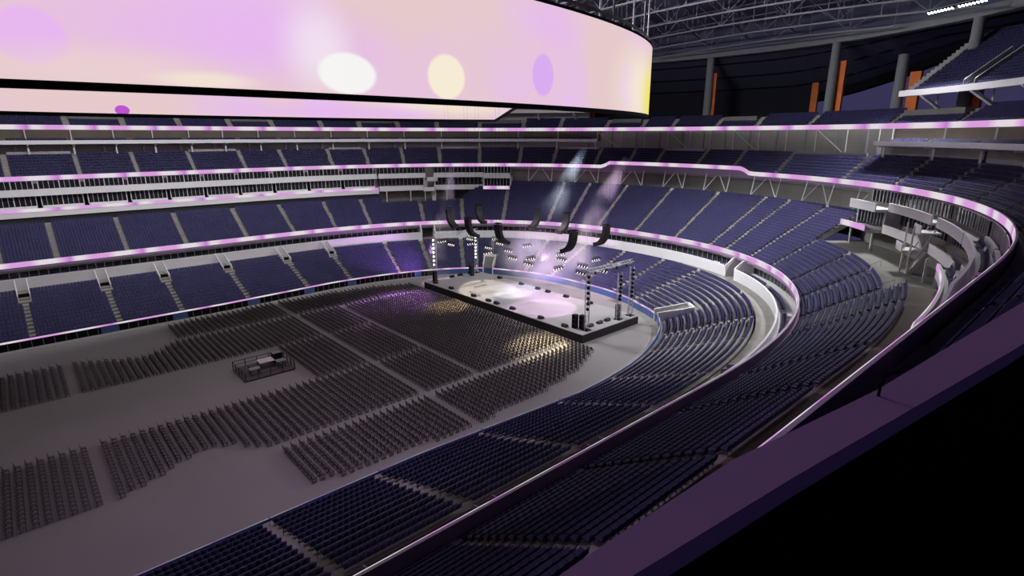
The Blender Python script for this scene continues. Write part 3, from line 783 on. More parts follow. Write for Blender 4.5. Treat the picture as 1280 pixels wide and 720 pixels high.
def mass(name, tv, tf, P, A, m, K=None):
    n, k = len(P), len(tv)
    K = np.ones((n, 2)) if K is None else K
    ca, sa = np.cos(A)[:, None], np.sin(A)[:, None]
    V = np.empty((n, k, 3), np.float32)
    ty = tv[None, :, 1] * K[:, 0:1]
    V[:, :, 0] = P[:, 0:1] + ca * tv[None, :, 0] - sa * ty
    V[:, :, 1] = P[:, 1:2] + sa * tv[None, :, 0] + ca * ty
    V[:, :, 2] = P[:, 2:3] + tv[None, :, 2] * K[:, 1:2]
    F = (tf[None] + (np.arange(n) * k)[:, None, None]).reshape(-1)
    me = bpy.data.meshes.new(name)
    me.vertices.add(n * k); me.vertices.foreach_set('co', V.ravel())
    me.loops.add(len(F)); me.loops.foreach_set('vertex_index', F.astype(np.int32))
    nf = len(F) // 4
    me.polygons.add(nf); me.polygons.foreach_set('loop_start', np.arange(0, 4 * nf, 4, dtype=np.int32))
    try: me.polygons.foreach_set('loop_total', np.full(nf, 4, dtype=np.int32))
    except Exception: pass
    me.update(calc_edges=True); me.validate()
    return link(name, me, m)

def nearest_visible(pts, hz, limit, dg):
    """indices of the LIMIT points that show largest in the picture"""
    P = np.asarray(pts, float)[:, :3] + np.array([0, 0, hz])
    D = P - CAM; w = D @ FW
    u = 640 + FOC * (D @ RT) / np.maximum(w, .1); v = 360 - FOC * (D @ UP) / np.maximum(w, .1)
    ok = (w > 0.5) & (u > 4) & (u < 1276) & (v > 4) & (v < 716)
    order = [i for i in np.argsort(w) if ok[i]]
    out = []
    for i in order:
        d = Vector(D[i]); L = d.length; d.normalize()
        hit = SC.ray_cast(dg, Vector(CAM), d, distance=L - 0.25)
        if not hit[0]: out.append(i)
        if len(out) >= limit: break
    return out

bpy.context.view_layer.update()
DG = bpy.context.evaluated_depsgraph_get()
ST = [s[:4] for s in SEATS]
pick = nearest_visible(ST, 0.85, 300, DG)
pset = set(pick)
NBLOCK = {}
for i in pick:
    x, y, z, a, tier, k, bi, j, s = SEATS[i]
    NBLOCK.setdefault(tier, set()).add(bi)
seatcount = {}
for i, q in enumerate(SEATS): seatcount[(q[4], q[5], q[6])] = max(seatcount.get((q[4], q[5], q[6]), 0), q[7] + 1)
for i in pick:
    x, y, z, a, tier, k, bi, j, s = SEATS[i]
    o = empty('stadium_seat', (x, y, z), a - PI / 2)
    if tier == 'lower stand': o.scale = (1, 1.22, 1.06)
    bl = sorted(NBLOCK[tier]).index(bi) + 1
    n = seatcount[(tier, k, bi)]
    tag(o, 'navy seat, near %s, %s block, %s row up, %s seat from the steps' % (tier, nth(bl), nth(k + 1), nth(j + 1)), 'stadium seat', 'navy seats of the %s nearest the camera' % tier)
    for nme, me in SEAT_PARTS:
        c = bpy.data.objects.new(nme, me); COL.objects.link(c); c.parent = o
rest = np.array([ST[i] for i in range(len(ST)) if i not in pset])
tv, tf = template()
KS = np.array([((1.22, 1.06) if not -98 < SEATS[i][8] < -20 else (0.95, 1.0)) if SEATS[i][4] == 'lower stand' else (1.0, 1.0) for i in range(len(ST)) if i not in pset])
o = mass('stadium_seating', tv, tf, rest[:, :3], rest[:, 3] - PI / 2, M['seat'], KS)
tag(o, 'all the rows of navy stadium seats further round the bowl', 'stadium seats', kind='stuff')
print('SEATS', len(SEATS), {t: sum(1 for i in pick if SEATS[i][4] == t) for t in set(q[4] for q in SEATS)})

# ------------------------------------------------------------------ floor chairs
CH = []     # x, y, block name
def ygap(y): return abs(y)
def chair_ok(x, y):
    ay = abs(y); blk = None
    if x < 17.2:                                    # the two tongues of rows far from the stage
        if not (9.0 < ay < 22.9): return None
        if 1.9 < x < 3.2: return None
        lim = float(np.interp(x, [-6, 1.8, 3.2, 6, 9, 12, 15, 17.2], [23, 23, 23, 21.5, 19.5, 18.4, 19.4, 22.9]))
        if ay > lim: return None
        return 'tongue'
    if x < 38.4:
        if 22.9 < ay < 24.2: return None
        if ay < 9.0: return 'centre' if (x > 29.6 and ay < 7.9) else None
    if 38.4 <= x < 39.6: return None                # cross aisles
    if 47.7 <= x < 48.7 and ay < 24: return None
    if x > 38.4 and 7.9 < ay < 9.0 and x < 48.7: return None
    if 22.9 < ay < 24.2 and x < 68: return None
    if x < 38.4 and ay > 24 and x < 18.0: return None
    lim = float(np.interp(x, [17, 26, 40, 54, 60, 68.5], [33.0, 34.2, 34.6, 33.4, 32.2, 28.8]))
    if ay > lim: return None
    return 'wing' if ay > 24 else ('main' if ay > 9 else 'centre')
rowsx = [-8.0 + 0.955 * i for i in range(81)]
for ri, x in enumerate(rowsx):
    if x > 68.4: continue
    k = 0
    for y in np.arange(-34.4, 34.5, 0.86):
        if chair_ok(x, float(y)):
            CH.append((x, float(y), 0.0, ri, k)); k += 1
def chair_template():
    v, f = [], []
    def bx(c, s, sh=(0, 0)):
        n = len(v); x, y, z = s[0] / 2, s[1] / 2, s[2] / 2
        for dz in (-z, z):
            for a, b in ((-x, -y), (x, -y), (x, y), (-x, y)):
                t = (dz + z) / (2 * z) if z else 0
                v.append((c[0] + a + sh[0] * t, c[1] + b + sh[1] * t, c[2] + dz))
        f.extend([(n, n + 3, n + 2, n + 1), (n + 4, n + 5, n + 6, n + 7), (n, n + 1, n + 5, n + 4), (n + 1, n + 2, n + 6, n + 5), (n + 2, n + 3, n + 7, n + 6), (n + 3, n, n + 4, n + 7)])
    bx((0, 0, .47), (.50, .48, .06)); bx((0, .22, .80), (.50, .05, .42), (0, .10))
    for sx in (-.22, .22):
        bx((sx, -.20, .22), (.05, .05, .44)); bx((sx, .22, .30), (.05, .05, .60))
    return np.array(v, float), np.array(f, int)
ctv, ctf = chair_template()
CA = -PI / 2       # backs away from the stage: local +y -> -x
# local +y must point to -x (the sitter faces +x)
CA = PI / 2
CP = np.array([c[:3] for c in CH])
cpick = nearest_visible(CP, 0.6, 300, DG); cset = set(cpick)
cme = bpy.data.meshes.new('folding_chair'); cme.from_pydata([tuple(p) for p in ctv], [], [tuple(int(i) for i in q) for q in ctf]); cme.update(); cme.materials.append(M['chair'])
RI0 = min(c[3] for c in CH if pix(c[:3])[0] > 0 and pix(c[:3])[1] < 720)
for i in cpick:
    c = bpy.data.objects.new('folding_chair', cme); COL.objects.link(c)
    x, y, z, ri, k = CH[i]
    c.location = (x, y, 0); c.rotation_euler = (0, 0, CA)
    tag(c, 'black floor chair, %s row from the left edge, %s from the near end' % (nth(ri - RI0 + 1), nth(k + 1)), 'folding chair', 'black chairs nearest the camera in rows on the floor')
rest = np.array([CP[i] for i in range(len(CP)) if i not in cset])
o = mass('folding_chair_rows', ctv, ctf, rest, np.full(len(rest), CA), M['chair'])
tag(o, 'blocks of black folding chairs filling the grey floor up to the stage', 'folding chairs', kind='stuff')
print('CHAIRS', len(CH))

# ------------------------------------------------------------------ stage
SX0, SX1, SY, SZ = 70.1, 86.3, 24.7, 1.6
st = empty('stage', ((SX0 + SX1) / 2, 0, 0))
tag(st, 'wide white topped stage with a black skirt at the end of the floor', 'stage')
w, h = SX1 - SX0, SY * 2
b = MB(); b.box((0, 0, SZ - 0.06), (w, h, 0.12)); b.build('deck', M['deck'], st)
for (c, s_) in (((-w / 2 + 0.06, 0, 0.77), (0.08, h - 0.06, 1.54)), ((w / 2 - 0.06, 0, 0.77), (0.08, h - 0.06, 1.54)), ((0, -h / 2 + 0.06, 0.77), (w - 0.2, 0.08, 1.54)), ((0, h / 2 - 0.06, 0.77), (w - 0.2, 0.08, 1.54))):
    b = MB(); b.box(c, s_); b.build('skirt', M['skirt'], st)

# floor monitors
def wedge_proto():
    t = empty('wedge_monitor', (0, 0, 0))
    b = MB(); b.prism([(0, -0.42, 0), (0, 0.42, 0), (0, 0.42, 0.16), (0, 0.10, 0.52), (0, -0.25, 0.52), (0, -0.42, 0.30)], (-0.55, 0, 0), (0.55, 0, 0)); b.build('cabinet', M['speaker'], t)
    b = MB(); b.prism([(0, 0.425, 0.19), (0, 0.13, 0.525), (0, 0.115, 0.51), (0, 0.41, 0.175)], (-0.48, 0, 0), (0.48, 0, 0)); b.build('grille', M['blackpaint'], t)
    return t
WP = wedge_proto()
wedges = [(71.2, 21.5, 'front'), (71.1, 15.1, 'front'), (71.1, 7.0, 'front'), (71.1, 2.0, 'front'), (71.1, -0.6, 'front'), (71.1, -5.5, 'front'), (71.2, -13.4, 'front'), (71.1, -19.6, 'front'),
          (74.6, -22.6, 'right'), (77.2, -22.6, 'right'), (79.4, -22.6, 'right'), (85.4, -13.3, 'back'), (85.3, -6.7, 'back'), (85.2, -1.4, 'back'), (85.3, 1.9, 'back'), (85.3, 7.3, 'back'), (85.3, 15.0, 'back'),
          (77.4, 23.6, 'left'), (79.9, 23.6, 'left'), (83.0, 23.6, 'left')]
cnt = {}
for i, (x, y, sd) in enumerate(wedges):
    cnt[sd] = cnt.get(sd, 0) + 1
    r = {'front': -PI / 2, 'back': PI / 2, 'right': 0.0, 'left': PI}[sd]
    o = WP if i == 0 else copy_tree(WP)
    o.location = (x, y, SZ); o.rotation_euler = (0, 0, r)
    fr = {'front': 'counted from the far left corner', 'back': 'counted from the right', 'right': 'counted from the front corner', 'left': 'counted from the front'}[sd]
    tag(o, 'black wedge monitor on the %s stage edge, %s %s' % (sd, nth(cnt[sd]), fr), 'stage monitor', 'wedge monitors round the stage edge')

# ground speakers
def sub_proto():
    t = empty('ground_speaker', (0, 0, 0))
    for i in range(3):
        b = MB(); b.box((0, 0, 0.43 + i * 0.86), (0.84, 0.80, 0.83)); c = b.build('cabinet', M['speaker'], t)
        b = MB(); b.box((0, -0.405, 0.43 + i * 0.86), (0.74, 0.02, 0.72)); b.build('grille', M['blackpaint'], c)
    return t
SP = sub_proto()
for i, (x, y, r, lb) in enumerate(((71.9, -21.3, -PI / 2, 'black stacked speaker at the front right stage corner, the one further in'), (72.6, -22.4, -PI / 2, 'black stacked speaker at the front right stage corner, nearest the tower'),
                                   (82.5, -22.7, 0.0, 'black stacked speaker standing at the back right of the stage'), (72.0, 22.9, -PI / 2, 'black stacked speaker at the far front left stage corner'), (82.8, 23.0, PI, 'black stacked speaker at the far back left of the stage'),
                                   (82.0, 21.6, PI, 'black stacked speaker beside another at the far back left of the stage'))):
    o = SP if i == 0 else copy_tree(SP)
    o.location = (x, y, SZ); o.rotation_euler = (0, 0, r); tag(o, lb, 'speaker', 'ground stacked speakers on the stage')

# lighting towers with moving lamps
def box_truss(b, p, q, w=0.5, r=0.035, bay=0.8):
    p, q = Vector(p), Vector(q); d = (q - p); L = d.length; d.normalize(); u = d.orthogonal().normalized(); v = d.cross(u)
    n = max(1, int(L / bay)); cs = [(u * sx + v * sy) * w / 2 for sx, sy in ((-1, -1), (1, -1), (1, 1), (-1, 1))]
    for c in cs: b.tube(p + c, q + c, r, 5)
    for i in range(n):
        a0, a1 = p + d * (L * i / n), p + d * (L * (i + 1) / n)
        for j in range(4):
            b.tube(a0 + cs[j], a1 + cs[(j + 1) % 4], r * 0.6, 4)
            b.tube(a0 + cs[j], a0 + cs[(j + 1) % 4], r * 0.6, 4)
    return b
def lamp_mesh(lit):
    b = MB(); b.tube((0, 0, -0.22), (0, 0, 0.16), 0.15, 10, 0.20); b.tube((0, 0, 0.16), (0, 0, 0.26), 0.12, 8); b.box((0, 0.0, 0.30), (0.42, 0.16, 0.08))
    return b
def tower(x, y, top, lit, label):
    t = empty('truss_tower', (x, y, SZ)); tag(t, label, 'truss tower', 'lighting towers at the corners of the stage')
    b = MB(); box_truss(b, (0, 0, 0.05), (0, 0, top - SZ), 0.75, 0.05, 1.0); b.build('truss', M['aluminium'], t)
    b = MB(); b.box((0, 0, 0.04), (1.3, 1.3, 0.08)); b.build('base_plate', M['blackpaint'], t)
    for i in range(7):
        z = 4.2 + i * (top - SZ - 4.6) / 6.0
        b = MB(); b.tube((-0.42, -0.42, z), (-0.80, -0.80, z - 0.05), 0.22, 10, 0.30); b.tube((-0.25, -0.25, z), (-0.42, -0.42, z), 0.10, 6); l = b.build('moving_lamp', M['speaker'], t)
        if lit:
            b = MB(); b.tube((-0.80, -0.80, z - 0.05), (-0.84, -0.84, z - 0.055), 0.24, 10); b.build('lens', M['lamp'], l)
tower(72.6, -23.4, 12.0, False, 'truss tower with dark lamps at the front right stage corner')
tower(81.7, -23.4, 10.6, False, 'truss tower with dark lamps beside the back right ground speaker')
tower(85.3, -23.4, 11.2, False, 'truss tower with dark lamps at the back right stage corner')
tower(72.6, 23.6, 12.0, True, 'truss tower with lit lamps at the far front left stage corner')
tower(85.0, 23.6, 11.2, True, 'truss tower with lit lamps at the far back left stage corner')
def hung_bar(x, y, z, L, rz, n, label, cat='light bar'):
    t = empty('light_bar', (x, y, z), rz); tag(t, label, cat, 'lamp bars hung above the stage')
    b = MB(); box_truss(b, (-L / 2, 0, 0.35), (L / 2, 0, 0.35), 0.34, 0.03, 0.7)
    b.build('truss', M['speaker'], t)
    for i in range(n):
        xx = -L / 2 + L * (i + 0.5) / n
        b = MB(); b.tube((xx, 0, -0.25), (xx, 0, 0.14), 0.20, 10, 0.13); b.box((xx, 0, 0.18), (0.30, 0.10, 0.10)); l = b.build('lamp', M['speaker'], t)
        b = MB(); b.tube((xx, 0, -0.29), (xx, 0, -0.25), 0.17, 10); b.tube((xx - 0.20, 0, -0.05), (xx - 0.205, 0, -0.05), 0.10, 8); b.build('lens', M['lamp'], l)
    for sx in (-1, 1):
        b = MB(); b.tube((sx * L * 0.4, 0, 0.5), (sx * L * 0.4, 0, 26.0), 0.006, 4); b.build('wire', M['blackpaint'], t)
bars = [(83.5, -16.1), (83.8, -21.0), (77.2, -18.0), (72.9, -21.4), (72.5, -16.4), (77.2, -22.6), (72.3, -4.0), (74.6, -7.0), (70.9, -10.0), (78.5, -11.5), (82.0, -8.0), (71.8, 15.9), (75.9, 13.5), (75.6, 7.5), (72.5, 20.0), (79.0, 18.5), (82.5, 21.5), (80.5, 9.5), (72.0, 3.0), (76.5, 2.0), (83.0, 3.0), (84.0, 14.5)]
bars = sorted(bars, key=lambda p: (-(p[0] < 76), -p[1]))
fi = {True: 0, False: 0}
for (x, y) in bars:
    f = x < 76; fi[f] += 1
    hung_bar(x, y, 11.6, 2.6, 0.0 if fi[f] % 2 else PI / 2, 4, 'bar of four white lamps over the %s of the stage, %s from the left' % ('front' if f else 'back', nth(fi[f])))
t = empty('lighting_truss', (78.8, -23.4, 11.4)); tag(t, 'long horizontal lighting truss joining the right hand stage towers', 'truss')
b = MB(); box_truss(b, (-6.2, 0, 0.9), (6.4, 0, 0.9), 0.6, 0.05, 0.9); b.build('chord_frame', M['aluminium'], t)
for i in range(4):
    b = MB(); b.tube((-4.5 + 3 * i, -0.1, 0.15), (-4.5 + 3 * i, -0.1, 0.55), 0.24, 10, 0.16); b.build('lamp', M['speaker'], t)
t = empty('lighting_truss', (78.8, 23.6, 11.4)); tag(t, 'long horizontal lighting truss joining the far left stage towers', 'truss')
b = MB(); box_truss(b, (-6.2, 0, 0.9), (6.4, 0, 0.9), 0.6, 0.05, 0.9); b.build('chord_frame', M['aluminium'], t)

# curved loudspeaker arrays
def array_proto():
    t = empty('line_array', (0, 0, 0))      # local -y faces the audience, top at z = 0
    n = 11; p = Vector((0, 0, -0.25)); a = 0.03
    for i in range(n):
        a = 0.02 + 1.40 * (i / (n - 1)) ** 1.5
        d = Vector((0, math.sin(a), -math.cos(a))); c = p + d * 0.22
        b = MB(); b.box((0, 0, 0), (1.55, 0.72, 0.40), 0, ('X', a))
        b.v = [tuple(Vector(q) + c) for q in b.v]; cab = b.build('cabinet', M['speaker'], t)
        p = p + d * 0.45
    b = MB(); b.box((0, 0.0, 0.02), (1.3, 0.9, 0.14)); b.build('rigging_frame', M['blackpaint'], t)
    b = MB()
    for sx in (-0.5, 0.5): b.tube((sx, 0, 0.05), (sx, 0, 24.0), 0.010, 4)
    b.build('cable', M['blackpaint'], t)
    return t
AP = array_proto()
arr = [(68.3, 4.9, -PI / 2, 'front, left one of the pair'), (68.0, -4.8, -PI / 2, 'front, right one of the pair'), (88.5, 5.3, PI / 2, 'back, left one of the pair'), (88.5, -3.4, PI / 2, 'back, right one of the pair'),
       (74.5, 20.0, PI, 'far left side, nearer the chairs'), (83.3, 20.4, PI, 'far left side, further back'), (72.5, -19.8, 0.0, 'right side, nearer the chairs'), (81.8, -19.6, 0.0, 'right side, further back')]
for i, (x, y, r, lb) in enumerate(arr):
    o = AP if i == 0 else copy_tree(AP)
    o.location = (x, y, 19.0); o.rotation_euler = (0, 0, r)
    tag(o, 'hanging J shaped speaker array over the stage %s' % lb, 'speaker array', 'speaker arrays hung in a ring over the stage')

# ------------------------------------------------------------------ mixing position on the floor
fx, fy = 25.0, 0.6
t = empty('mixing_platform', (fx, fy, 0), 0.0); tag(t, 'low dark mixing platform with posts and rails on the empty middle of the floor', 'platform')
b = MB(); b.box((0, 0, 0.22), (7.4, 6.2, 0.10)); b.build('deck', M['chair'], t)
b = MB(); b.box((0, 0, 0.085), (7.2, 6.0, 0.17)); b.build('base_frame', M['speaker'], t)
k = 0
for (x0, y0, x1, y1) in ((-3.6, -3, 3.6, -3), (3.6, -3, 3.6, 3), (3.6, 3, -3.6, 3), (-3.6, 3, -3.6, -3)):
    for i in range(4):
        x, y = x0 + (x1 - x0) * i / 4, y0 + (y1 - y0) * i / 4
        b = MB(); b.tube((x, y, 0.27), (x, y, 1.45), 0.06, 6); b.build('post', M['speaker'], t)
    b = MB(); b.tube((x0, y0, 1.4), (x1, y1, 1.4), 0.045, 6); b.tube((x0, y0, 0.85), (x1, y1, 0.85), 0.035, 6); b.build('rail', M['speaker'], t)
def table(x, y, sx, sy, m, label):
    t = empty('mixing_desk', (fx + x, fy + y, 0.27)); tag(t, label, 'desk')
    b = MB(); b.box((0, 0, 0.95), (sx, sy, 0.10)); b.build('tabletop', m, t)
    for ax in (-1, 1):
        for ay in (-1, 1):
            b = MB(); b.box((ax * (sx / 2 - 0.1), ay * (sy / 2 - 0.1), 0.45), (0.10, 0.10, 0.90)); b.build('leg', M['speaker'], t)
table(0.6, 0.8, 2.2, 1.9, M['table'], 'pale pink topped square desk in the middle of the mixing platform')
table(-1.8, -1.4, 1.5, 1.0, M['steel'], 'small grey desk near the left end of the mixing platform')
table(2.3, -0.7, 1.3, 1.2, M['steel'], 'small grey desk beside the equipment rack on the mixing platform')
t = empty('equipment_rack', (fx + 2.6, fy + 1.6, 0.27)); tag(t, 'tall dark equipment rack at the stage end of the mixing platform', 'rack')
b = MB(); b.box((0, 0, 0.75), (1.5, 1.1, 1.5)); b.build('case', M['speaker'], t)
b = MB(); b.box((0, 0, 1.53), (1.3, 0.9, 0.06)); b.build('lid', M['steel'], t)
for i in range(4):
    b = MB(); b.box((0, -0.56, 0.28 + 0.34 * i), (1.2, 0.03, 0.24)); b.build('front_panel', M['blackpaint'], t)
c = bpy.data.objects.new('folding_chair', cme); COL.objects.link(c); c.location = (fx - 1.9, fy + 0.2, 0.27); c.rotation_euler = (0, 0, PI / 2)
tag(c, 'black chair alone on the mixing platform behind the small grey desk', 'folding chair')

# hand rails down the near aisles and beside the steps
def aisle_rail(rowf, k0, k1, s, name, label):
    pts = []
    t = None
    for k in range(k0, k1 + 1, 3):
        d, z = rowf(k, s); p = P3(s, d + 0.3, z)
        if t is None:
            t = empty('hand_rail', p); tag(t, label, 'hand rail', 'hand rails down the aisles of the near stands'); o0 = Vector(p)
        q = Vector(p) - o0; pts.append(q)
    for q in pts:
        b = MB(); b.tube(q, q + Vector((0, 0, 0.95)), 0.02, 6); b.build('post', M['blackpaint'], t)
    b = MB(); b.path([q + Vector((0, 0, 0.95)) for q in pts], 0.02, 6); b.build('rail', M['blackpaint'], t)
na = sorted([s for s in AIS1 if -166 < s < -60])
for i, s in enumerate(na): aisle_rail(row1, 0, 9, s + 0.25, 'hand_rail', 'thin dark hand rail in the %s aisle of the near lower stand from the left' % nth(i + 1))
na = sorted([s for s in AIS2 if -172 < s < -60])
for i, s in enumerate(na): aisle_rail(row2, 1, 13, s + 0.2, 'hand_rail', 'thin dark hand rail in the %s aisle of the near club tier from the left' % nth(i + 1))
b = MB()
hp = [(3.42, -83.84, 33.6), (3.42, -83.84, 33.67), (3.47, -83.84, 33.70), (3.56, -83.85, 33.70), (3.66, -83.87, 33.685)]
b.path(hp, 0.008, 8); tag(b.build('grab_rail', M['blackpaint']), 'small black bent grab rail on the purple lit box rail in front', 'grab rail')

# ------------------------------------------------------------------ floodlights under the roof: one visible bank, the rest added fill
def bank(p, q, tgt, label, n=16, power=0, spread=120, tint=(0.97, 0.98, 1.0)):
    """a pipe of floodlights from p to q aimed at tgt"""
    p, q, tgt = Vector(p), Vector(q), Vector(tgt); c = (p + q) / 2; d = (q - p); Ln = d.length
    t = empty('floodlight_bank', c, math.atan2(d.y, d.x)); tag(t, label, 'floodlights', 'floodlight banks under the roof')
    loc = Matrix.Rotation(-math.atan2(d.y, d.x), 3, 'Z') @ (tgt - c); loc.normalize()
    b = MB(); b.tube((-Ln / 2, 0, 0.55), (Ln / 2, 0, 0.55), 0.12, 6); b.build('pipe', M['truss'], t)
    for i in range(n + 1):
        if i == n // 2: continue
        x = -Ln / 2 + Ln * (i + 0.5) / (n + 1); o = Vector((x, 0, 0.2))
        b = MB(); b.tube(o - loc * 0.2, o + loc * 0.25, 0.18, 10, 0.36); b.tube(o, (x, 0, 0.55), 0.05, 4); l = b.build('lamp', M['blackpaint'], t)
        b = MB(); b.tube(o + loc * 0.24, o + loc * 0.28, 0.27, 12); b.build('lens', M['flood'], l)
    if power:
        L = bpy.data.lights.new('floodlight', 'AREA'); L.shape = 'RECTANGLE'; L.size = Ln; L.size_y = 0.8; L.energy = power; L.color = tint; L.spread = math.radians(spread)
        o = bpy.data.objects.new('floodlight', L); COL.objects.link(o)
        o.location = c + (tgt - c).normalized() * 0.8
        X = d.normalized(); Z = (c - tgt).normalized(); Y = Z.cross(X).normalized(); X = Y.cross(Z)
        o.rotation_euler = Matrix((X, Y, Z)).transposed().to_euler()
def ray_pt(u, v, x):
    r = FW + RT * (u - 640) / FOC - UP * (v - 360) / FOC
    return CAM + r * (x / r[0])
bank(ray_pt(1160, 18, 134), ray_pt(1236, -1, 128), (100, -26, 0), 'row of bright white floodlights under the roof ring at the upper right', 16, R_POW, 110)
bank((-2, 36, 58), (32, 36, 58), (15, 80, 12), 'added unseen fill floodlights over the middle of the far sideline', 24, F_POW, 140)  # added lamps, kept out of sight to light the far fascias
bank((42, 36, 58), (72, 31, 58), (62, 80, 12), 'added unseen fill floodlights over the far corner', 24, F_POW, 140)  # second added fill for the far stands, unseen behind the board
bank((72, -12, 59), (72, 8, 59), (125, -4, 12), 'added unseen fill floodlights facing the stage end stands', 16, E_POW, 140)  # added fill for the stands behind the stage, out of sight
bank((62, 24, 59), (74, 14, 59), (112, -46, 14), 'added unseen fill floodlights turned towards the right corner suites', 16, C_POW, 90)  # added to brighten the dark right corner suites
bank((-50, 36, 58), (-18, 36, 58), (-20, 80, 12), 'added unseen fill floodlights beyond the left edge over the far sideline', 24, F_POW * 0.7, 140)  # another added far fill, out of view to the left
bank((0, -26, 60), (40, -26, 60), (32, -72, 12), 'added unseen lilac fill lights high over the near stands', 24, N_POW, 150, (0.85, 0.62, 1.0))  # added above the view to tint and brighten the near stands
bank((10, 0, 60), (50, 0, 60), (45, 0, 0), 'added unseen soft fill lights over the middle of the floor', 24, 4500, 160, (1.0, 0.90, 0.90))  # added for soft ambient light, unseen behind the board

# ------------------------------------------------------------------ stage spotlights and the haze they show in
def haze_mat(kind, dens, k=0.2, L0=1.0, h1=0.6):
    """smoke that thins out towards the rim and the ends of its shaft or cloud"""
    m = bpy.data.materials.new('haze'); nt, N, Lk = nodes_of(m); N.remove(N['Principled BSDF'])
    vs = N.new('ShaderNodeVolumeScatter'); vs.inputs['Color'].default_value = (0.9, 0.9, 0.92, 1); vs.inputs['Anisotropy'].default_value = 0.0
    Lk.new(vs.outputs[0], N['Material Output'].inputs['Volume'])
    tc = N.new('ShaderNodeTexCoord'); sp = N.new('ShaderNodeSeparateXYZ'); Lk.new(tc.outputs['Object'], sp.inputs[0])
    def mth(op, *a):
        n = N.new('ShaderNodeMath'); n.operation = op
        for i, v in enumerate(a):
            if isinstance(v, (int, float)): n.inputs[i].default_value = v
            else: Lk.new(v, n.inputs[i])
        return n.outputs[0]
    def ramp(v, a, b):
        r = N.new('ShaderNodeMapRange'); r.interpolation_type = 'SMOOTHSTEP'
        r.inputs['From Min'].default_value = a; r.inputs['From Max'].default_value = b
        r.inputs['To Min'].default_value = 0.0; r.inputs['To Max'].default_value = 1.0; Lk.new(v, r.inputs['Value']); return r.outputs[0]
    x, y, z = sp.outputs[0], sp.outputs[1], sp.outputs[2]
    nz = N.new('ShaderNodeTexNoise'); nz.inputs['Scale'].default_value = 0.16; nz.inputs['Detail'].default_value = 3; Lk.new(tc.outputs['Object'], nz.inputs['Vector'])
    puff = mth('MULTIPLY', ramp(nz.outputs['Fac'], 0.30, 0.75), 2.0)
    if kind == 'shaft':
        rr = mth('DIVIDE', mth('SQRT', mth('ADD', mth('MULTIPLY', x, x), mth('MULTIPLY', y, y))), mth('ADD', mth('MULTIPLY', mth('ABSOLUTE', z), k), 0.3))
        f = mth('MULTIPLY', ramp(rr, 1.0, 0.25), mth('MULTIPLY', ramp(mth('ABSOLUTE', z), 0.12 * L0, 0.32 * L0), ramp(mth('ABSOLUTE', z), h1 * L0, (h1 - 0.22) * L0)))
    else:
        q = mth('SQRT', mth('ADD', mth('ADD', mth('POWER', mth('DIVIDE', x, kind[0]), 2.0), mth('POWER', mth('DIVIDE', y, kind[1]), 2.0)), mth('POWER', mth('DIVIDE', z, kind[2]), 2.0)))
        f = ramp(q, 1.0, 0.2)
    Lk.new(mth('MULTIPLY', mth('MULTIPLY', f, puff), dens), vs.inputs['Density'])
    return m
def spot(p, q, deg, power, col, blend=0.3, haze=None, label=None, h1=0.6, dens=0.02):
    L = bpy.data.lights.new('spotlight', 'SPOT'); L.energy = power; L.color = col; L.spot_size = math.radians(deg); L.spot_blend = blend; L.shadow_soft_size = 0.25
    o = bpy.data.objects.new('spotlight', L); COL.objects.link(o); o.location = p
    d = Vector(q) - Vector(p); rot = d.to_track_quat('-Z', 'Y').to_euler(); o.rotation_euler = rot
    if haze:
        n = 24; b = MB(); Ln = d.length; r = math.tan(math.radians(deg) / 2)
        rings = []
        for tt in (0.10, h1):
            rr = r * Ln * tt + 0.3; rings += [(math.cos(2 * PI * i / n) * rr, math.sin(2 * PI * i / n) * rr, -Ln * tt) for i in range(n)]
        b.add(rings, [(i, (i + 1) % n, n + (i + 1) % n, n + i) for i in range(n)] + [tuple(range(n - 1, -1, -1)), tuple(range(n, 2 * n))])
        h = b.build('stage_haze', haze_mat('shaft', dens, r, Ln, h1)); h.location = p; h.rotation_euler = rot
        tag(h, label, 'haze', 'hazy shafts of light over the stage', 'stuff')
def cloud(c, r, dens, label):
    bm = bmesh.new(); bmesh.ops.create_icosphere(bm, subdivisions=3, radius=1.0)
    for v in bm.verts: v.co = Vector((v.co.x * r[0], v.co.y * r[1], v.co.z * r[2]))
    me = bpy.data.meshes.new('stage_haze'); bm.to_mesh(me); bm.free()
    h = link('stage_haze', me, haze_mat(r, dens)); h.location = c
    tag(h, label, 'haze', 'hazy shafts of light over the stage', 'stuff')
WARM, LILAC, BLUE, PINKL, VIO = (1.0, 0.86, 0.62), (0.86, 0.62, 1.0), (0.55, 0.75, 1.0), (0.95, 0.55, 0.95), (0.55, 0.25, 1.0)
spot((93.0, 40.0, 33.0), (77.0, 9.5, 1.6), 17, 75000, WARM, 0.25)
spot((60.0, -4.0, 33.0), (79.0, 3.5, 1.6), 13, 60000, (1, 0.97, 0.92), 0.35)
spot((96.0, -15.5, 35.0), (76.5, -9.0, 1.6), 19, 90000, PINKL, 0.25, True, 'pale lilac shaft of haze slanting down to the right half of the stage', 0.66, 0.030)
spot((104.0, 2.5, 37.0), (80.0, 5.0, 1.6), 18, 90000, BLUE, 0.5, True, 'bluish shaft of haze slanting down behind the stage', 0.60, 0.055)
spot((86.0, 33.0, 33.0), (76.0, 27.0, 0.0), 16, 40000, LILAC, 0.5, True, 'faint lilac shaft of haze above the far left stage corner', 0.75, 0.032)
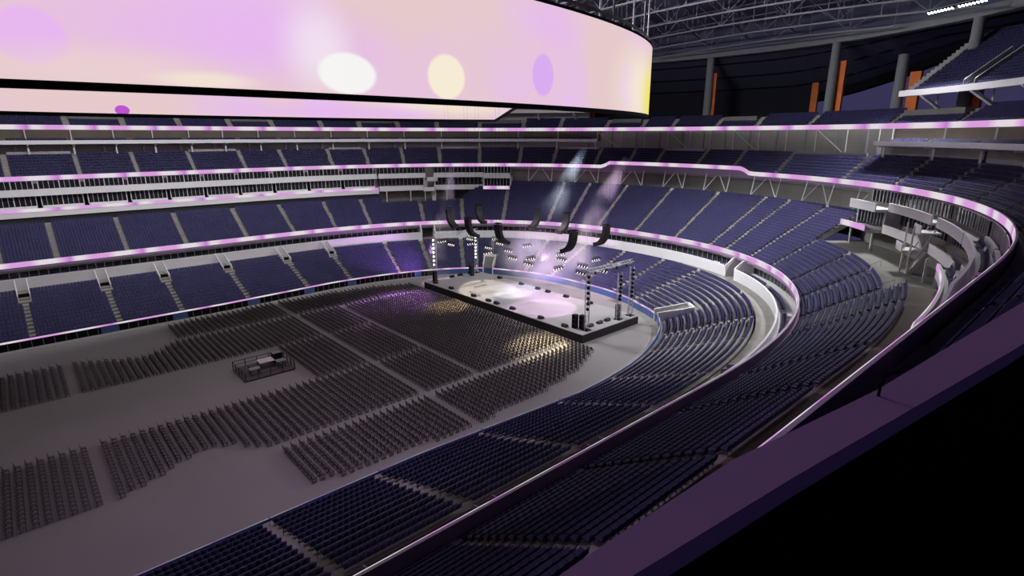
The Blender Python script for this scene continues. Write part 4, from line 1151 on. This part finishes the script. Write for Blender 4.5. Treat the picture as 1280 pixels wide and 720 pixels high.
spot((90.0, -8.5, 22.0), (85.0, -9.0, 1.6), 26, 10000, WARM, 0.6, True, 'warm shaft of haze at the back right of the stage', 1.0, 0.06)
spot((76.0, 26.0, 20.0), (74.0, 25.5, 0.0), 26, 4500, WARM, 0.6, True, 'warm shaft of haze at the far left end of the stage', 1.0, 0.06)
cloud((84.0, -1.0, 9.0), (9.0, 19.0, 7.5), 0.05, 'pinkish cloud of haze hanging over the back of the stage')
spot((70.0, 24.0, 10.6), (60.0, 19.0, 0.0), 66, 42000, (0.62, 0.28, 0.95), 0.6)
spot((69.5, 6.0, 10.6), (65.0, 7.5, 0.0), 46, 26000, (1, 0.8, 0.4), 0.5)
spot((69.0, -17.0, 10.6), (64.0, -20.5, 0.0), 56, 26000, (1, 0.85, 0.5), 0.6)
spot((75.0, 26.0, 9.0), (72.0, 48.0, 3.0), 62, 26000, (0.66, 0.30, 0.88), 0.8)
spot((87.0, 2.0, 8.0), (112.0, 18.0, 4.0), 70, 26000, PINKL, 0.8)
spot((66.0, -2.0, 27.0), (85.0, -1.0, 8.0), 50, 70000, PINKL, 0.8)

# ------------------------------------------------------------------ sky, camera, view
W = bpy.data.worlds.new('World'); SC.world = W
nt, N, L = nodes_of(W) if False else (None, None, None)
W.use_nodes = True
bg = W.node_tree.nodes['Background']; bg.inputs[0].default_value = (0.036, 0.032, 0.085, 1); bg.inputs[1].default_value = 1.0
cam = bpy.data.cameras.new('camera'); co = bpy.data.objects.new('camera', cam); COL.objects.link(co)
co.location = CAM
co.rotation_euler = Vector(FW).to_track_quat('-Z', 'Y').to_euler()
cam.sensor_width = 36.0; cam.lens = FOC / 1280 * 36.0; cam.clip_start = 0.05; cam.clip_end = 2000
SC.camera = co
SC.view_settings.view_transform = 'Standard'; SC.view_settings.look = 'None'; SC.view_settings.exposure = 0.0; SC.view_settings.gamma = 1.0
SC.view_settings.use_curve_mapping = False
SC.cycles.use_denoising = True
SC.cycles.max_bounces = 6; SC.cycles.diffuse_bounces = 3; SC.cycles.volume_bounces = 1
SC.cycles.sample_clamp_indirect = 4.0
